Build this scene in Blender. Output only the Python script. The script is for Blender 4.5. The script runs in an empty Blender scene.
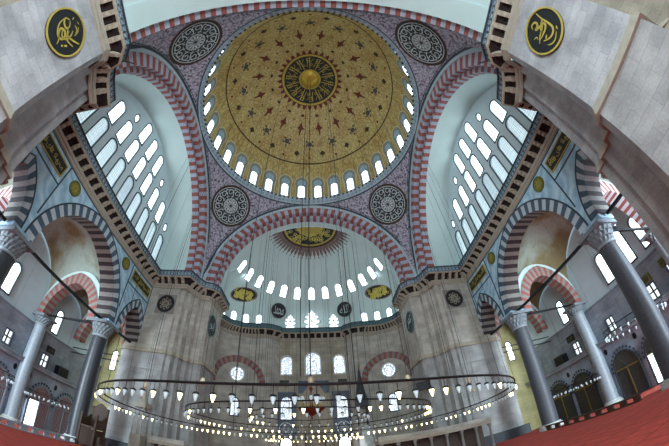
import bpy, bmesh, math, random
from mathutils import Vector, Matrix
from mathutils.geometry import tessellate_polygon
random.seed(7)
PI = math.pi
sin, cos, sqrt, rad = math.sin, math.cos, math.sqrt, math.radians
SC = bpy.context.scene
COL = SC.collection

# ------------------------------------------------------------------ camera
def fisheye_theta(rmm):                      # lens curve fitted to the photograph
    k, f = .362, 292.3
    return math.atan(k * rmm * 669 / 36 / f) / k
def fit_poly():                              # least squares, 4th order, no constant term
    xs = [24.5 * i / 80 for i in range(1, 81)]
    A = [[0.0] * 4 for _ in range(4)]; B = [0.0] * 4
    for x in xs:
        p = [(x / 10) ** (j + 1) for j in range(4)]; y = fisheye_theta(x)
        for i in range(4):
            B[i] += p[i] * y
            for j in range(4): A[i][j] += p[i] * p[j]
    for i in range(4):
        d = A[i][i]
        for j in range(i, 4): A[i][j] /= d
        B[i] /= d
        for k in range(4):
            if k != i:
                m = A[k][i]
                for j in range(i, 4): A[k][j] -= m * A[i][j]
                B[k] -= m * B[i]
    return [B[j] / 10 ** (j + 1) for j in range(4)]
cd = bpy.data.cameras.new('camera')
cam = bpy.data.objects.new('camera', cd); COL.objects.link(cam); SC.camera = cam
cd.type = 'PANO'; cd.sensor_width = 36; cd.sensor_fit = 'HORIZONTAL'
cd.panorama_type = 'FISHEYE_LENS_POLYNOMIAL'
cd.fisheye_fov = rad(300)
pk = fit_poly()
cd.fisheye_polynomial_k0 = 0
cd.fisheye_polynomial_k1, cd.fisheye_polynomial_k2, cd.fisheye_polynomial_k3, cd.fisheye_polynomial_k4 = [-v for v in pk]
pitch, yaw, roll = .751, .101, -.081
F = Vector((sin(yaw) * cos(pitch), cos(yaw) * cos(pitch), sin(pitch)))
R_ = Vector((cos(yaw), -sin(yaw), 0)); U_ = R_.cross(F)
R2 = cos(roll) * R_ + sin(roll) * U_; U2 = -sin(roll) * R_ + cos(roll) * U_
m = Matrix.Identity(4)
for i in range(3): m[i][0], m[i][1], m[i][2] = R2[i], U2[i], -F[i]
m[0][3], m[1][3], m[2][3] = .457, -16.1, 2.0
cam.matrix_world = m
cd.clip_start = .05; cd.clip_end = 300

# ------------------------------------------------------------------ world, light, exposure
W = bpy.data.worlds.new('daylight'); SC.world = W; W.use_nodes = True
bg = W.node_tree.nodes['Background']; bg.inputs[0].default_value = (.55, .82, 1.0, 1); bg.inputs[1].default_value = 1.0
PANE_LIGHT = 5.5
def area(name, loc, tgt, sx, sy, watts, colr):
    l = bpy.data.lights.new(name, 'AREA'); l.shape = 'RECTANGLE'; l.size = sx; l.size_y = sy
    l.energy = watts; l.color = colr
    o = bpy.data.objects.new(name, l); COL.objects.link(o); o.location = loc
    o.rotation_euler = (Vector(tgt) - Vector(loc)).to_track_quat('-Z', 'Y').to_euler()
    return o
# unseen fill lamps added at the rear, which is left open for light
area('rear_fill', (0, -27.5, 9), (0, 12, 12), 30, 16, 9000, (.82, .95, 1))
for s_, n_ in ((-1, 'left'), (1, 'right')):
    area('aisle_fill_' + n_, (s_ * 23.5, -25.5, 8.5), (s_ * 23.5, 0, 7), 8, 13, 9000, (.74, .90, 1))  # added fill to brighten each aisle from its rear end
SC.view_settings.view_transform = 'Standard'; SC.view_settings.look = 'None'
SC.view_settings.exposure = 0.95; SC.view_settings.gamma = 1; SC.view_settings.use_curve_mapping = False

# ------------------------------------------------------------------ materials
def lin(h):
    v = [int(h[i:i + 2], 16) / 255 for i in (0, 2, 4)]
    return tuple(c / 12.92 if c <= .04045 else ((c + .055) / 1.055) ** 2.4 for c in v) + (1,)
class NT:
    def __init__(s, name):
        s.m = bpy.data.materials.new(name); s.m.use_nodes = True; s.t = s.m.node_tree
        s.b = s.t.nodes['Principled BSDF']; s.b.inputs['Roughness'].default_value = .7
        s.uv = None
    def n(s, ty, **kw):
        o = s.t.nodes.new(ty)
        for k, v in kw.items(): setattr(o, k, v)
        return o
    def l(s, a, b): s.t.links.new(a, b)
    def coord(s):
        if not s.uv: s.uv = s.n('ShaderNodeTexCoord').outputs['UV']
        return s.uv
    def noise(s, scale, detail=4, co=None):
        o = s.n('ShaderNodeTexNoise'); o.inputs['Scale'].default_value = scale; o.inputs['Detail'].default_value = detail
        s.l(co or s.coord(), o.inputs['Vector']); return o.outputs['Fac']
    def ramp(s, fac, stops):
        o = s.n('ShaderNodeValToRGB'); e = o.color_ramp.elements
        while len(e) < len(stops): e.new(.5)
        for el, (p, c) in zip(e, stops): el.position = p; el.color = c
        s.l(fac, o.inputs[0]); return o.outputs[0]
    def mix(s, fac, a, b, mode='MIX'):
        o = s.n('ShaderNodeMix', data_type='RGBA', blend_type=mode)
        if isinstance(fac, (int, float)): o.inputs[0].default_value = fac
        else: s.l(fac, o.inputs[0])
        for i, v in ((6, a), (7, b)):
            if isinstance(v, tuple): o.inputs[i].default_value = v
            else: s.l(v, o.inputs[i])
        return o.outputs[2]
    def out(s, c, rough=None):
        if isinstance(c, tuple): s.b.inputs['Base Color'].default_value = c
        else: s.l(c, s.b.inputs['Base Color'])
        if rough is not None: s.b.inputs['Roughness'].default_value = rough
        return s.m
def flat(name, h, rough=.6, metal=0, var=.25, scale=3):
    t = NT(name); c = lin(h); d = tuple(v * (1 - var) for v in c[:3]) + (1,)
    r = t.ramp(t.noise(scale), [(.3, d), (.7, c)])
    t.b.inputs['Metallic'].default_value = metal
    return t.out(r, rough)
def masonry(name, ca, cb, mortar, bw=1.3, rh=.47, stain=.35):
    t = NT(name); b = t.n('ShaderNodeTexBrick'); t.l(t.coord(), b.inputs['Vector'])
    b.inputs['Color1'].default_value = lin(ca); b.inputs['Color2'].default_value = lin(cb); b.inputs['Mortar'].default_value = lin(mortar)
    b.inputs['Scale'].default_value = 1; b.inputs['Mortar Size'].default_value = .008; b.inputs['Mortar Smooth'].default_value = .3
    b.inputs['Brick Width'].default_value = bw; b.inputs['Row Height'].default_value = rh
    n1 = t.ramp(t.noise(.6, 6), [(.35, (1 - stain, 1 - stain, 1 - stain, 1)), (.65, (1, 1, 1, 1))])
    n2 = t.ramp(t.noise(9, 5), [(.3, (.82, .82, .82, 1)), (.7, (1, 1, 1, 1))])
    c = t.mix(1, b.outputs['Color'], n1, 'MULTIPLY'); c = t.mix(1, c, n2, 'MULTIPLY')
    return t.out(c, .62)
def emis(name, colr, st, hexlat=0, dark=.25):
    t = NT(name); e = t.b.inputs['Emission Color']; t.b.inputs['Emission Strength'].default_value = st
    t.out(lin('9fb4c0'), .3)
    if hexlat:
        v = t.n('ShaderNodeTexVoronoi', feature='DISTANCE_TO_EDGE'); v.inputs['Scale'].default_value = hexlat
        v.inputs['Randomness'].default_value = .0; t.l(t.coord(), v.inputs['Vector'])
        c = t.ramp(v.outputs['Distance'], [(.06, tuple(x * dark for x in colr) + (1,)), (.16, tuple(colr) + (1,))])
        t.l(c, e)
    else: e.default_value = tuple(colr) + (1,)
    return t.m
M = {}
M['stone'] = masonry('pale_ashlar', 'c3c4c6', 'b0b2b6', '94969a')
M['stone_far'] = masonry('warm_ashlar', 'cbc7bb', 'bab6ac', '96938b')
M['stone_low'] = masonry('ashlar_by_the_floor', 'b6b6b4', 'a8a9a8', '88898a', 1.6, .55)
M['stone_aisle'] = masonry('grey_aisle_stone', 'a9b2bd', '98a2af', '747d89', 1.2, .42, .35)
M['aisle_low'] = masonry('pale_blue_arcade_stone', 'b9c9da', 'aabccf', '8797a8', 1.2, .42, .25)
M['end'] = masonry('ochre_end_wall', 'd2c98f', 'c6bd88', 'a39b70', 1.2, .45, .25)
M['qibla'] = masonry('warm_qibla_stone', 'b5ad9a', 'a8a18f', '857f70', 1.2, .5)
M['plaster'] = flat('pale_blue_green_plaster', 'c6dbd9', .8, 0, .07, .5)
M['wallgrey'] = flat('grey_blue_tympanum_plaster', 'cfe4ea', .8, 0, .08, .8)
def marble():
    t = NT('blue_veined_marble')
    n = t.noise(1.2, 8); w = t.n('ShaderNodeTexWave', wave_type='BANDS', bands_direction='DIAGONAL'); w.inputs['Scale'].default_value = .5
    w.inputs['Distortion'].default_value = 9; w.inputs['Detail'].default_value = 4; t.l(t.coord(), w.inputs['Vector'])
    c = t.ramp(w.outputs['Fac'], [(.0, lin('83aecb')), (.5, lin('9fc8de')), (1, lin('b9dbe8'))])
    return t.out(t.mix(.4, c, t.ramp(n, [(.3, lin('7aa3c0')), (.7, lin('c3dfea'))])), .4)
M['marble'] = marble()
M['red'] = flat('red_voussoir', '9a5850', .75, 0, .25, 4)
M['white'] = flat('white_voussoir', 'c6ccd2', .7, 0, .15, 4)
M['pinkwhite'] = flat('lilac_white_voussoir', 'a9b3c4', .7, 0, .15, 4)
M['grey'] = flat('slate_voussoir', '466072', .6, 0, .3, 4)
M['bwhite'] = flat('pale_marble_voussoir', 'b9c6cd', .6, 0, .15, 4)
M['brown'] = flat('shaded_soffit_voussoir', '31272a', .6, 0, .3, 4)  # arch undersides, with their shade put into the colour
M['greige'] = flat('greige_voussoir', '8b8883', .6, 0, .25, 4)
M['line'] = flat('dark_inlay_line', '2c3d49', .5, 0, .1)
M['moulding'] = flat('pale_blue_moulding', 'b3c6cf', .6, 0, .15)
M['brownstone'] = flat('reddish_moulding_stone', 'a9a394', .6, 0, .2)
M['corbel'] = flat('weathered_corbel_stone', 'b5ac99', .7, 0, .35, 5)
M['darkpaint_shade'] = flat('dark_paint_and_niche_shade', '2c2322', .9, 0, .4, 4)  # dark paint, with the shade of the cornice hollows mixed into the colour
M['railblue'] = flat('blue_grey_parapet', '9cb8c9', .7, 0, .2, 6)
M['railteal'] = flat('teal_parapet', '5d8a92', .7, 0, .2, 6)
M['black'] = flat('black_iron', '131518', .45, .3, .2)
M['charcoal'] = flat('charcoal_lead', '3a4146', .6, 0, .2)
M['gold'] = flat('gold_leaf', 'c2a842', .35, .55, .25, 8)
M['goldpaint'] = flat('gold_paint', 'b9a649', .6, 0, .2, 8)
M['greenblack'] = flat('green_black_ground', '17211f', .6, 0, .3, 6)
M['plaque'] = flat('black_plaque_ground', '12171a', .5, 0, .3)
M['rayorn'] = flat('faded_brown_ray', '7d6b66', .7, 0, .2, 8)
M['brightgold'] = flat('bright_gold_paint', 'd3c65e', .6, 0, .2, 8)
M['keyhole'] = flat('keyhole_infill', '8f9588', .7, 0, .3, 8)
M['palegold'] = flat('pale_gold_outline', 'd6cfae', .7, 0, .2, 8)
M['olive'] = flat('olive_gold_ground', '6e7430', .6, 0, .4, 6)
M['pale'] = flat('pale_script_paint', 'c2d0d3', .6, 0, .15)
M['redorn'] = flat('oxblood_ornament', '6a2a1c', .7, 0, .3, 8)
M['brownorn'] = flat('umber_ornament', '3f2a1a', .7, 0, .3, 8)
M['blueorn'] = flat('slate_blue_ornament', '4c504e', .7, 0, .4, 8)
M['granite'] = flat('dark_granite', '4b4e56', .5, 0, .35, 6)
M['granite_dark'] = flat('near_black_granite', '34373e', .4, 0, .35, 6)  # left columns: their backlit shade put into the granite colour
M['granite_pale'] = flat('pale_grey_marble_shaft', '98a3ac', .4, 0, .2, 4)
M['capital'] = flat('carved_capital_marble', '7f898f', .6, 0, .35, 5)
M['wood'] = flat('dark_carved_wood', '4a3526', .5, 0, .4, 5)
M['redglass'] = flat('ruby_glass', '5e2b1c', .15, 0, .2)
M['whitemarble'] = flat('white_marble', 'c7cac8', .4, 0, .15, 2)
M['pink'] = flat('rose_marble_panel', '9c7c80', .5, 0, .2, 2)
M['tileblue'] = flat('cobalt_tile', '33405c', .35, 0, .5, 7)
M['brass'] = flat('brass', 'a08a4c', .35, .6, .2)
M['greenbox'] = flat('dark_screen_wood', '4f5142', .6, 0, .3, 5)
M['ostrich'] = flat('ivory_egg', 'b8a98a', .5, 0, .1)
def vaultmat():
    t = NT('stained_vault_plaster')
    c = t.ramp(t.noise(.28, 6), [(.4, lin('857a55')), (.54, lin('a4b3a8'))])
    return t.out(t.mix(1, c, t.ramp(t.noise(3, 5), [(.3, (.85, .85, .85, 1)), (.7, (1, 1, 1, 1))]), 'MULTIPLY'), .8)
M['vault'] = vaultmat()
def domemat():
    t = NT('painted_gold_dome')
    v = t.n('ShaderNodeTexVoronoi', feature='DISTANCE_TO_EDGE'); v.inputs['Scale'].default_value = 2.2; t.l(t.coord(), v.inputs['Vector'])
    a = t.ramp(v.outputs['Distance'], [(.03, lin('7f7040')), (.14, lin('d0c285'))])
    b = t.ramp(t.noise(.5, 5), [(.4, lin('b3985a')), (.6, lin('c4b87c'))])
    c = t.mix(.55, a, b)
    d = t.ramp(t.noise(6, 6), [(.4, (.72, .68, .6, 1)), (.6, (1, 1, 1, 1))])
    return t.out(t.mix(1, c, d, 'MULTIPLY'), .55)
M['dome'] = domemat()
def arabesque(name, ground, motif, scale):
    t = NT(name)
    v = t.n('ShaderNodeTexVoronoi', feature='SMOOTH_F1'); v.inputs['Scale'].default_value = scale; t.l(t.coord(), v.inputs['Vector'])
    w = t.noise(scale * 1.3, 3)
    a = t.ramp(v.outputs['Distance'], [(.25, lin(motif)), (.42, lin(ground))])
    b = t.ramp(w, [(.47, lin(ground)), (.53, lin(motif))])
    return t.out(t.mix(.5, a, b), .7)
M['pend'] = arabesque('arabesque_pendentive', 'b6b3c4', '4c4250', 3.4)
M['tympglass'] = emis('window_pane_daylight', (.86, .96, 1), PANE_LIGHT * .55)
M['lattglass'] = emis('lattice_pane_daylight', (.74, .9, .95), PANE_LIGHT * .12, 5.2, .25)
M['darklatt'] = emis('shaded_lattice_pane', (.42, .5, .55), .9, 5.2, .08)
M['domeglass'] = emis('dome_pane_daylight', (.86, .95, 1), PANE_LIGHT * .5)
M['semiglass'] = emis('semidome_pane_daylight', (.84, .94, 1), PANE_LIGHT * .5)
M['lattpale'] = emis('crown_pane_daylight', (.9, .97, 1), PANE_LIGHT * .14)
M['lampglass'] = emis('clear_lamp_glass', (.9, .92, .8), .1)
M['lamplit'] = emis('lit_lamp_glass', (1, .88, .4), 3.4)
def carpet():
    t = NT('red_prayer_carpet')
    b = t.n('ShaderNodeTexBrick', offset=0); t.l(t.coord(), b.inputs['Vector'])
    b.inputs['Color1'].default_value = lin('d04a3a'); b.inputs['Color2'].default_value = lin('c44536'); b.inputs['Mortar'].default_value = lin('a8352a')
    b.inputs['Scale'].default_value = 1; b.inputs['Mortar Size'].default_value = .05; b.inputs['Brick Width'].default_value = .7; b.inputs['Row Height'].default_value = 1.25
    return t.out(t.mix(1, b.outputs['Color'], t.ramp(t.noise(2.5, 6), [(.3, (.75, .75, .75, 1)), (.7, (1, 1, 1, 1))]), 'MULTIPLY'), .95)
M['carpet'] = carpet()
def stained(name, seed):
    t = NT(name); v = t.n('ShaderNodeTexVoronoi', feature='F1'); v.inputs['Scale'].default_value = 3.2; t.l(t.coord(), v.inputs['Vector'])
    h = t.ramp(v.outputs['Color'], [(0, (.35, .5, 1, 1)), (.3, (.8, .93, 1, 1)), (.5, (1, 1, 1, 1)), (.8, (.65, .9, 1, 1)), (1, (.85, .6, .9, 1))])
    e = t.n('ShaderNodeTexVoronoi', feature='DISTANCE_TO_EDGE'); e.inputs['Scale'].default_value = 3.2; t.l(t.coord(), e.inputs['Vector'])
    k = t.ramp(e.outputs['Distance'], [(.03, (.06, .07, .12, 1)), (.09, (1, 1, 1, 1))])
    t.l(t.mix(1, h, k, 'MULTIPLY'), t.b.inputs['Emission Color']); t.b.inputs['Emission Strength'].default_value = .75
    return t.out(lin('8090a0'), .3)
M['stained'] = stained('stained_glass', 0)

# ------------------------------------------------------------------ mesh helpers
class MB:
    def __init__(s): s.v = []; s.f = []; s.m = []; s.uv = []
    def face(s, pts, mi=0, uv=None):
        b = len(s.v); s.v += [tuple(p) for p in pts]; s.f.append(tuple(range(b, b + len(pts)))); s.m.append(mi); s.uv.append(uv)
    def box(s, x0, x1, y0, y1, z0, z1, mi=0, fn=None):
        c = [(x, y, z) for x in (x0, x1) for y in (y0, y1) for z in (z0, z1)]
        if fn: c = [fn(*p) for p in c]
        for q in ((0, 1, 3, 2), (4, 6, 7, 5), (0, 4, 5, 1), (2, 3, 7, 6), (0, 2, 6, 4), (1, 5, 7, 3)):
            s.face([c[i] for i in q], mi)
    def poly(s, outer, holes=(), d0=0, d1=None, fn=lambda u, v, d: (u, v, d), mi=0, ms=None, back=True):
        loops = [[Vector((p[0], p[1], 0)) for p in l] for l in [outer] + list(holes)]
        flatp = [p for l in loops for p in l]
        if len(loops) == 1 and len(outer) <= 4: tris = [tuple(range(len(outer)))]
        else: tris = tessellate_polygon(loops)
        for t in tris:
            s.face([fn(flatp[i].x, flatp[i].y, d0) for i in t], mi)
            if d1 is not None and back: s.face([fn(flatp[i].x, flatp[i].y, d1) for i in t], mi)
        if d1 is not None:
            for l in loops:
                for i in range(len(l)):
                    a, b = l[i], l[(i + 1) % len(l)]
                    s.face([fn(a.x, a.y, d0), fn(b.x, b.y, d0), fn(b.x, b.y, d1), fn(a.x, a.y, d1)], mi if ms is None else ms)
    def tube(s, pts, r, n=6, mi=0, closed=False):
        pts = [Vector(p) for p in pts]; rings = []
        N = len(pts)
        for i, p in enumerate(pts):
            if closed: t = pts[(i + 1) % N] - pts[i - 1]
            else: t = pts[min(i + 1, N - 1)] - pts[max(i - 1, 0)]
            t.normalize(); a = Vector((0, 0, 1)) if abs(t.z) < .9 else Vector((1, 0, 0))
            u = t.cross(a).normalized(); w = t.cross(u)
            rr = r[i] if isinstance(r, (list, tuple)) else r
            rings.append([p + rr * (cos(2 * PI * k / n) * u + sin(2 * PI * k / n) * w) for k in range(n)])
        for i in range(N if closed else N - 1):
            A, B = rings[i], rings[(i + 1) % N]
            for k in range(n): s.face([A[k], A[(k + 1) % n], B[(k + 1) % n], B[k]], mi)
        if not closed: s.face(rings[0], mi); s.face(rings[-1][::-1], mi)
    def lathe(s, prof, c=(0, 0, 0), n=16, mi=0, a0=0, a1=2 * PI, fn=None, mf=None):
        fn = fn or (lambda x, y, z: (x, y, z))
        for i in range(len(prof) - 1):
            (r0, z0), (r1, z1) = prof[i], prof[i + 1]
            for k in range(n):
                a, b = a0 + (a1 - a0) * k / n, a0 + (a1 - a0) * (k + 1) / n
                P = [(r0, a, z0), (r0, b, z0), (r1, b, z1), (r1, a, z1)]
                P = [fn(c[0] + r * cos(t), c[1] + r * sin(t), c[2] + z) for r, t, z in P]
                if r0 < 1e-6: P = [P[0], P[2], P[3]]
                elif r1 < 1e-6: P = P[:3]
                s.face(P, mf(i, k) if mf else mi)
    def build(s, name, mats, parent=None, smooth=False, merge=True, loc=None):
        me = bpy.data.meshes.new(name); me.from_pydata(s.v, [], s.f)
        if not isinstance(mats, (list, tuple)): mats = [mats]
        for k in mats: me.materials.append(M[k] if isinstance(k, str) else k)
        me.polygons.foreach_set('material_index', s.m)
        ul = me.uv_layers.new(name='UVMap')
        li = 0
        for f, uv in zip(s.f, s.uv):
            if uv is None:
                a = Vector(s.v[f[0]]); nrm = Vector((0, 0, 0))
                for i in range(1, len(f) - 1):
                    nrm += (Vector(s.v[f[i]]) - a).cross(Vector(s.v[f[i + 1]]) - a)
                if nrm.length > 0: nrm.normalize()
                for i in f:
                    p = s.v[i]
                    if abs(nrm.z) > .75: q = (p[0], p[1])
                    elif abs(nrm.x) > abs(nrm.y) * 1.5: q = (p[1], p[2])
                    elif abs(nrm.y) > abs(nrm.x) * 1.5: q = (p[0], p[2])
                    else: q = ((p[0] + (p[1] if nrm.x * nrm.y < 0 else -p[1])) * .707, p[2])
                    ul.data[li].uv = q; li += 1
            else:
                for q in uv: ul.data[li].uv = q; li += 1
        if merge:
            bm = bmesh.new(); bm.from_mesh(me); bmesh.ops.remove_doubles(bm, verts=bm.verts, dist=1e-4)
            bmesh.ops.recalc_face_normals(bm, faces=bm.faces); bm.to_mesh(me); bm.free()
        if smooth:
            me.polygons.foreach_set('use_smooth', [True] * len(me.polygons))
            me.set_sharp_from_angle(angle=rad(38))
        o = bpy.data.objects.new(name, me); COL.objects.link(o)
        if loc is not None: o.location = loc
        if parent is not None: o.parent = parent
        return o
def empty(name, loc=(0, 0, 0), rz=0):
    o = bpy.data.objects.new(name, None); COL.objects.link(o); o.location = loc; o.rotation_euler = (0, 0, rz); o.empty_display_size = .2
    return o
def tag(o, label=None, cat=None, group=None, kind=None):
    if label: o['label'] = label
    if cat: o['category'] = cat
    if group: o['group'] = group
    if kind: o['kind'] = kind
    return o
def struct(o, label=None): o['kind'] = 'structure'; (label and tag(o, label)); return o
def copy_tree(o, parent=None):
    c = o.copy(); COL.objects.link(c); c.parent = parent
    for ch in [x for x in list(KIDS.get(o.name, ()))]: copy_tree(ch, c)
    return c
KIDS = {}
def register(root):
    for o in COL.objects:
        if o.parent: KIDS.setdefault(o.parent.name, [])
    for o in COL.objects:
        if o.parent and o not in KIDS[o.parent.name]: KIDS[o.parent.name].append(o)
cnt = {'window': 0, 'trim': 0, 'door': 0}
def num(k): cnt[k] += 1; return '%s_%d' % (k, cnt[k])

def arch(w, h, n=24):                         # pointed two-centred arch from (w,0) over (0,h) to (-w,0)
    n += n % 2
    if h <= w + 1e-6:
        return [(w * cos(PI * i / n), h * sin(PI * i / n)) for i in range(n + 1)]
    c = (h * h - w * w) / (2 * w); r = w + c
    a1 = math.atan2(h, c)
    right = [(-c + r * cos(a1 * i / (n // 2)), r * sin(a1 * i / (n // 2))) for i in range(n // 2 + 1)]
    return right + [(-x, y) for x, y in right[-2::-1]]
def arch_band(mb, fn, cu, zs, wi, hi, wo, ho, d0, d1, n, face_m, soff_m, back=True, outer=True):
    n += n % 2; I, O = arch(wi, hi, n), arch(wo, ho, n)
    for i in range(n):
        a, b, c, d = I[i], I[i + 1], O[i + 1], O[i]
        P = lambda p, dd: fn(cu + p[0], zs + p[1], dd)
        mb.face([P(a, d0), P(b, d0), P(c, d0), P(d, d0)], face_m[i % len(face_m)])
        mb.face([P(a, d0), P(b, d0), P(b, d1), P(a, d1)], soff_m[i % len(soff_m)])
        if back: mb.face([P(a, d1), P(b, d1), P(c, d1), P(d, d1)], face_m[i % len(face_m)])
        if outer: mb.face([P(d, d0), P(c, d0), P(c, d1), P(d, d1)], face_m[i % len(face_m)])
def winshape(w, h, n=10):
    r = w / 2
    return [(-r, 0), (r, 0)] + [(r * cos(PI * i / n), h - r + r * sin(PI * i / n)) for i in range(n + 1)]
def circ(r, cx=0, cy=0, n=24): return [(cx + r * cos(2 * PI * i / n), cy + r * sin(2 * PI * i / n)) for i in range(n)]
def ribbon(mb, pts, w, fn, d, mi, th=None):   # flat brush stroke along 2-D points
    n = len(pts)
    L, Rr = [], []
    for i, p in enumerate(pts):
        a = pts[max(i - 1, 0)]; b = pts[min(i + 1, n - 1)]
        dx, dy = b[0] - a[0], b[1] - a[1]; l = math.hypot(dx, dy) or 1
        ww = (w(i / (n - 1)) if callable(w) else w) / 2
        L.append((p[0] - dy / l * ww, p[1] + dx / l * ww)); Rr.append((p[0] + dy / l * ww, p[1] - dx / l * ww))
    for i in range(n - 1):
        mb.face([fn(*L[i], d), fn(*L[i + 1], d), fn(*Rr[i + 1], d), fn(*Rr[i], d)], mi)
def smoothpts(pts, k=6):                       # Catmull-Rom
    out = []
    P = [pts[0]] + list(pts) + [pts[-1]]
    for i in range(1, len(P) - 2):
        for j in range(k):
            t = j / k
            out.append(tuple(.5 * (2 * P[i][c] + (P[i + 1][c] - P[i - 1][c]) * t + (2 * P[i - 1][c] - 5 * P[i][c] + 4 * P[i + 1][c] - P[i + 2][c]) * t * t + (-P[i - 1][c] + 3 * P[i][c] - 3 * P[i + 1][c] + P[i + 2][c]) * t ** 3) for c in (0, 1)))
    out.append(tuple(pts[-1])); return out
def curl(cx, cy, r, a0, turns, k=10):
    n = max(6, int(k * abs(turns))); return [(cx + r * (1 - .75 * i / n) * cos(a0 + 2 * PI * turns * i / n), cy + r * (1 - .75 * i / n) * sin(a0 + 2 * PI * turns * i / n)) for i in range(n + 1)]
def glyph_mesh(text, size=1.0):                # writing as triangles in 2-D, centred
    c = bpy.data.curves.new('script', 'FONT'); c.body = text; c.size = size; c.resolution_u = 3
    o = bpy.data.objects.new('script', c); COL.objects.link(o)
    dg = bpy.context.evaluated_depsgraph_get(); me = bpy.data.meshes.new_from_object(o.evaluated_get(dg))
    V = [tuple(v.co[:2]) for v in me.vertices]; Fs = [tuple(p.vertices) for p in me.polygons]
    bpy.data.objects.remove(o)
    bpy.data.meshes.remove(me)
    if not V: return [], []
    x0, x1 = min(v[0] for v in V), max(v[0] for v in V); y0, y1 = min(v[1] for v in V), max(v[1] for v in V)
    return [(v[0] - (x0 + x1) / 2, v[1] - (y0 + y1) / 2) for v in V], Fs
def put_glyph(mb, g, fn, d, mi, sx=1, sy=1, ox=0, oy=0):
    V, Fs = g
    for f in Fs: mb.face([fn(ox + V[i][0] * sx, oy + V[i][1] * sy, d) for i in f], mi)

# ------------------------------------------------------------------ key dimensions (metres)
XW = 17.9          # nave face of the side walls
YP = 10.7          # pier faces towards the central square
S = 13.25          # half side of the domed square
ZS = 19.75         # springing of the great arches
ZC = 17.7          # underside of the main cornice
GROUT = {'n': 0}
def side(s): return lambda u, v, d: (s * (XW + d), u, v)     # u along y, v up, d outwards

# ================================================================== STRUCTURE
# floor
b = MB(); b.face([(-19.6, -42, 0), (19.6, -42, 0), (19.6, 42, 0), (-19.6, 42, 0)])
for q in (-1, 1):
    b.face([(q * 19.6, -42, -.5), (q * 42, -42, -.5), (q * 42, 42, -.5), (q * 19.6, 42, -.5)]); b.face([(q * 19.6, -42, -.5), (q * 19.6, 42, -.5), (q * 19.6, 42, 0), (q * 19.6, -42, 0)])
struct(b.build('floor', 'carpet'), 'red carpeted mosque floor')

# arcaded side walls with their striped arches
for s in (-1, 1):
    fn = side(s); nm = 'wall_right' if s > 0 else 'wall_left'
    b = MB()
    bot = []
    def arc(cy, w, h, z0, mn=0): return [(cy + x, z0 + max(y, mn)) for x, y in arch(w, h, 28)][::-1]
    _l = [p for p in arc(-8.97, 1.83, 3.3, 10.9) if p[0] > -10.7]; _r = [(-p[0], p[1]) for p in _l[::-1]]
    bot = [(-10.72, _l[0][1])] + _l + [(-7.14, 10.6), (-5.37, 10.6)] + arc(0, 5.35, 5.75, 10.9) + \
          [(5.37, 10.6), (7.14, 10.6)] + _r + [(10.72, _r[-1][1])]
    bot = [p for i, p in enumerate(bot) if i == 0 or abs(p[0] - bot[i - 1][0]) + abs(p[1] - bot[i - 1][1]) > 1e-4]
    bot = [p for i, p in enumerate(bot) if i == 0 or abs(p[0] - bot[i - 1][0]) + abs(p[1] - bot[i - 1][1]) > 1e-3]
    b.poly(bot + [(10.72, 18.3), (-10.72, 18.3)], (), 0, 1.7, fn, 0)
    wall = struct(b.build(nm, 'marble'), 'blue grey marble wall above the arcade, %s side' % ('right' if s > 0 else 'left'))
    # voussoirs
    for cy, wi, hi, wo, ho, n in ((0, 5.2, 5.6, 6.0, 6.5, 42), (-8.97, 1.74, 3.2, 2.4, 4.0, 22), (8.97, 1.74, 3.2, 2.4, 4.0, 22)):
        a = MB(); arch_band(a, fn, cy, 10.9, wi, hi, wo, ho, -.04, 1.74, n, (0, 1), (2, 3))
        a.build('voussoirs', ['grey', 'bwhite', 'brown', 'greige'], wall)  # soffits darker than the faces: underside shade painted into the stones
        a = MB(); arch_band(a, fn, cy, 10.9, wo, ho, wo + .13, ho + .13, -.06, .02, n, (0,), (0,), False)
        a.build('arch_outline', 'line', wall)
    # inlaid frame lines of the spandrels
    a = MB()
    def lineseg(a, p, q, w=.07, d0=-.03, d1=.01):
        dx, dy = q[0] - p[0], q[1] - p[1]; l = math.hypot(dx, dy); nx, ny = -dy / l * w, dx / l * w
        a.poly([(p[0] + nx, p[1] + ny), (q[0] + nx, q[1] + ny), (q[0] - nx, q[1] - ny), (p[0] - nx, p[1] - ny)], (), d0, d1, fn, 0)
    lineseg(a, (-10.6, 17.4), (10.6, 17.4), .05)
    for k in (-1, 1):
        lineseg(a, (k * 6.1, 17.4), (k * 6.1, 12.6), .06); lineseg(a, (k * 6.1, 15.4), (k * 10.6, 15.4), .06); lineseg(a, (k * 10.62, 17.4), (k * 10.62, 13.5), .05)
    a.build('inlaid_lines', 'line', wall)

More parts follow.
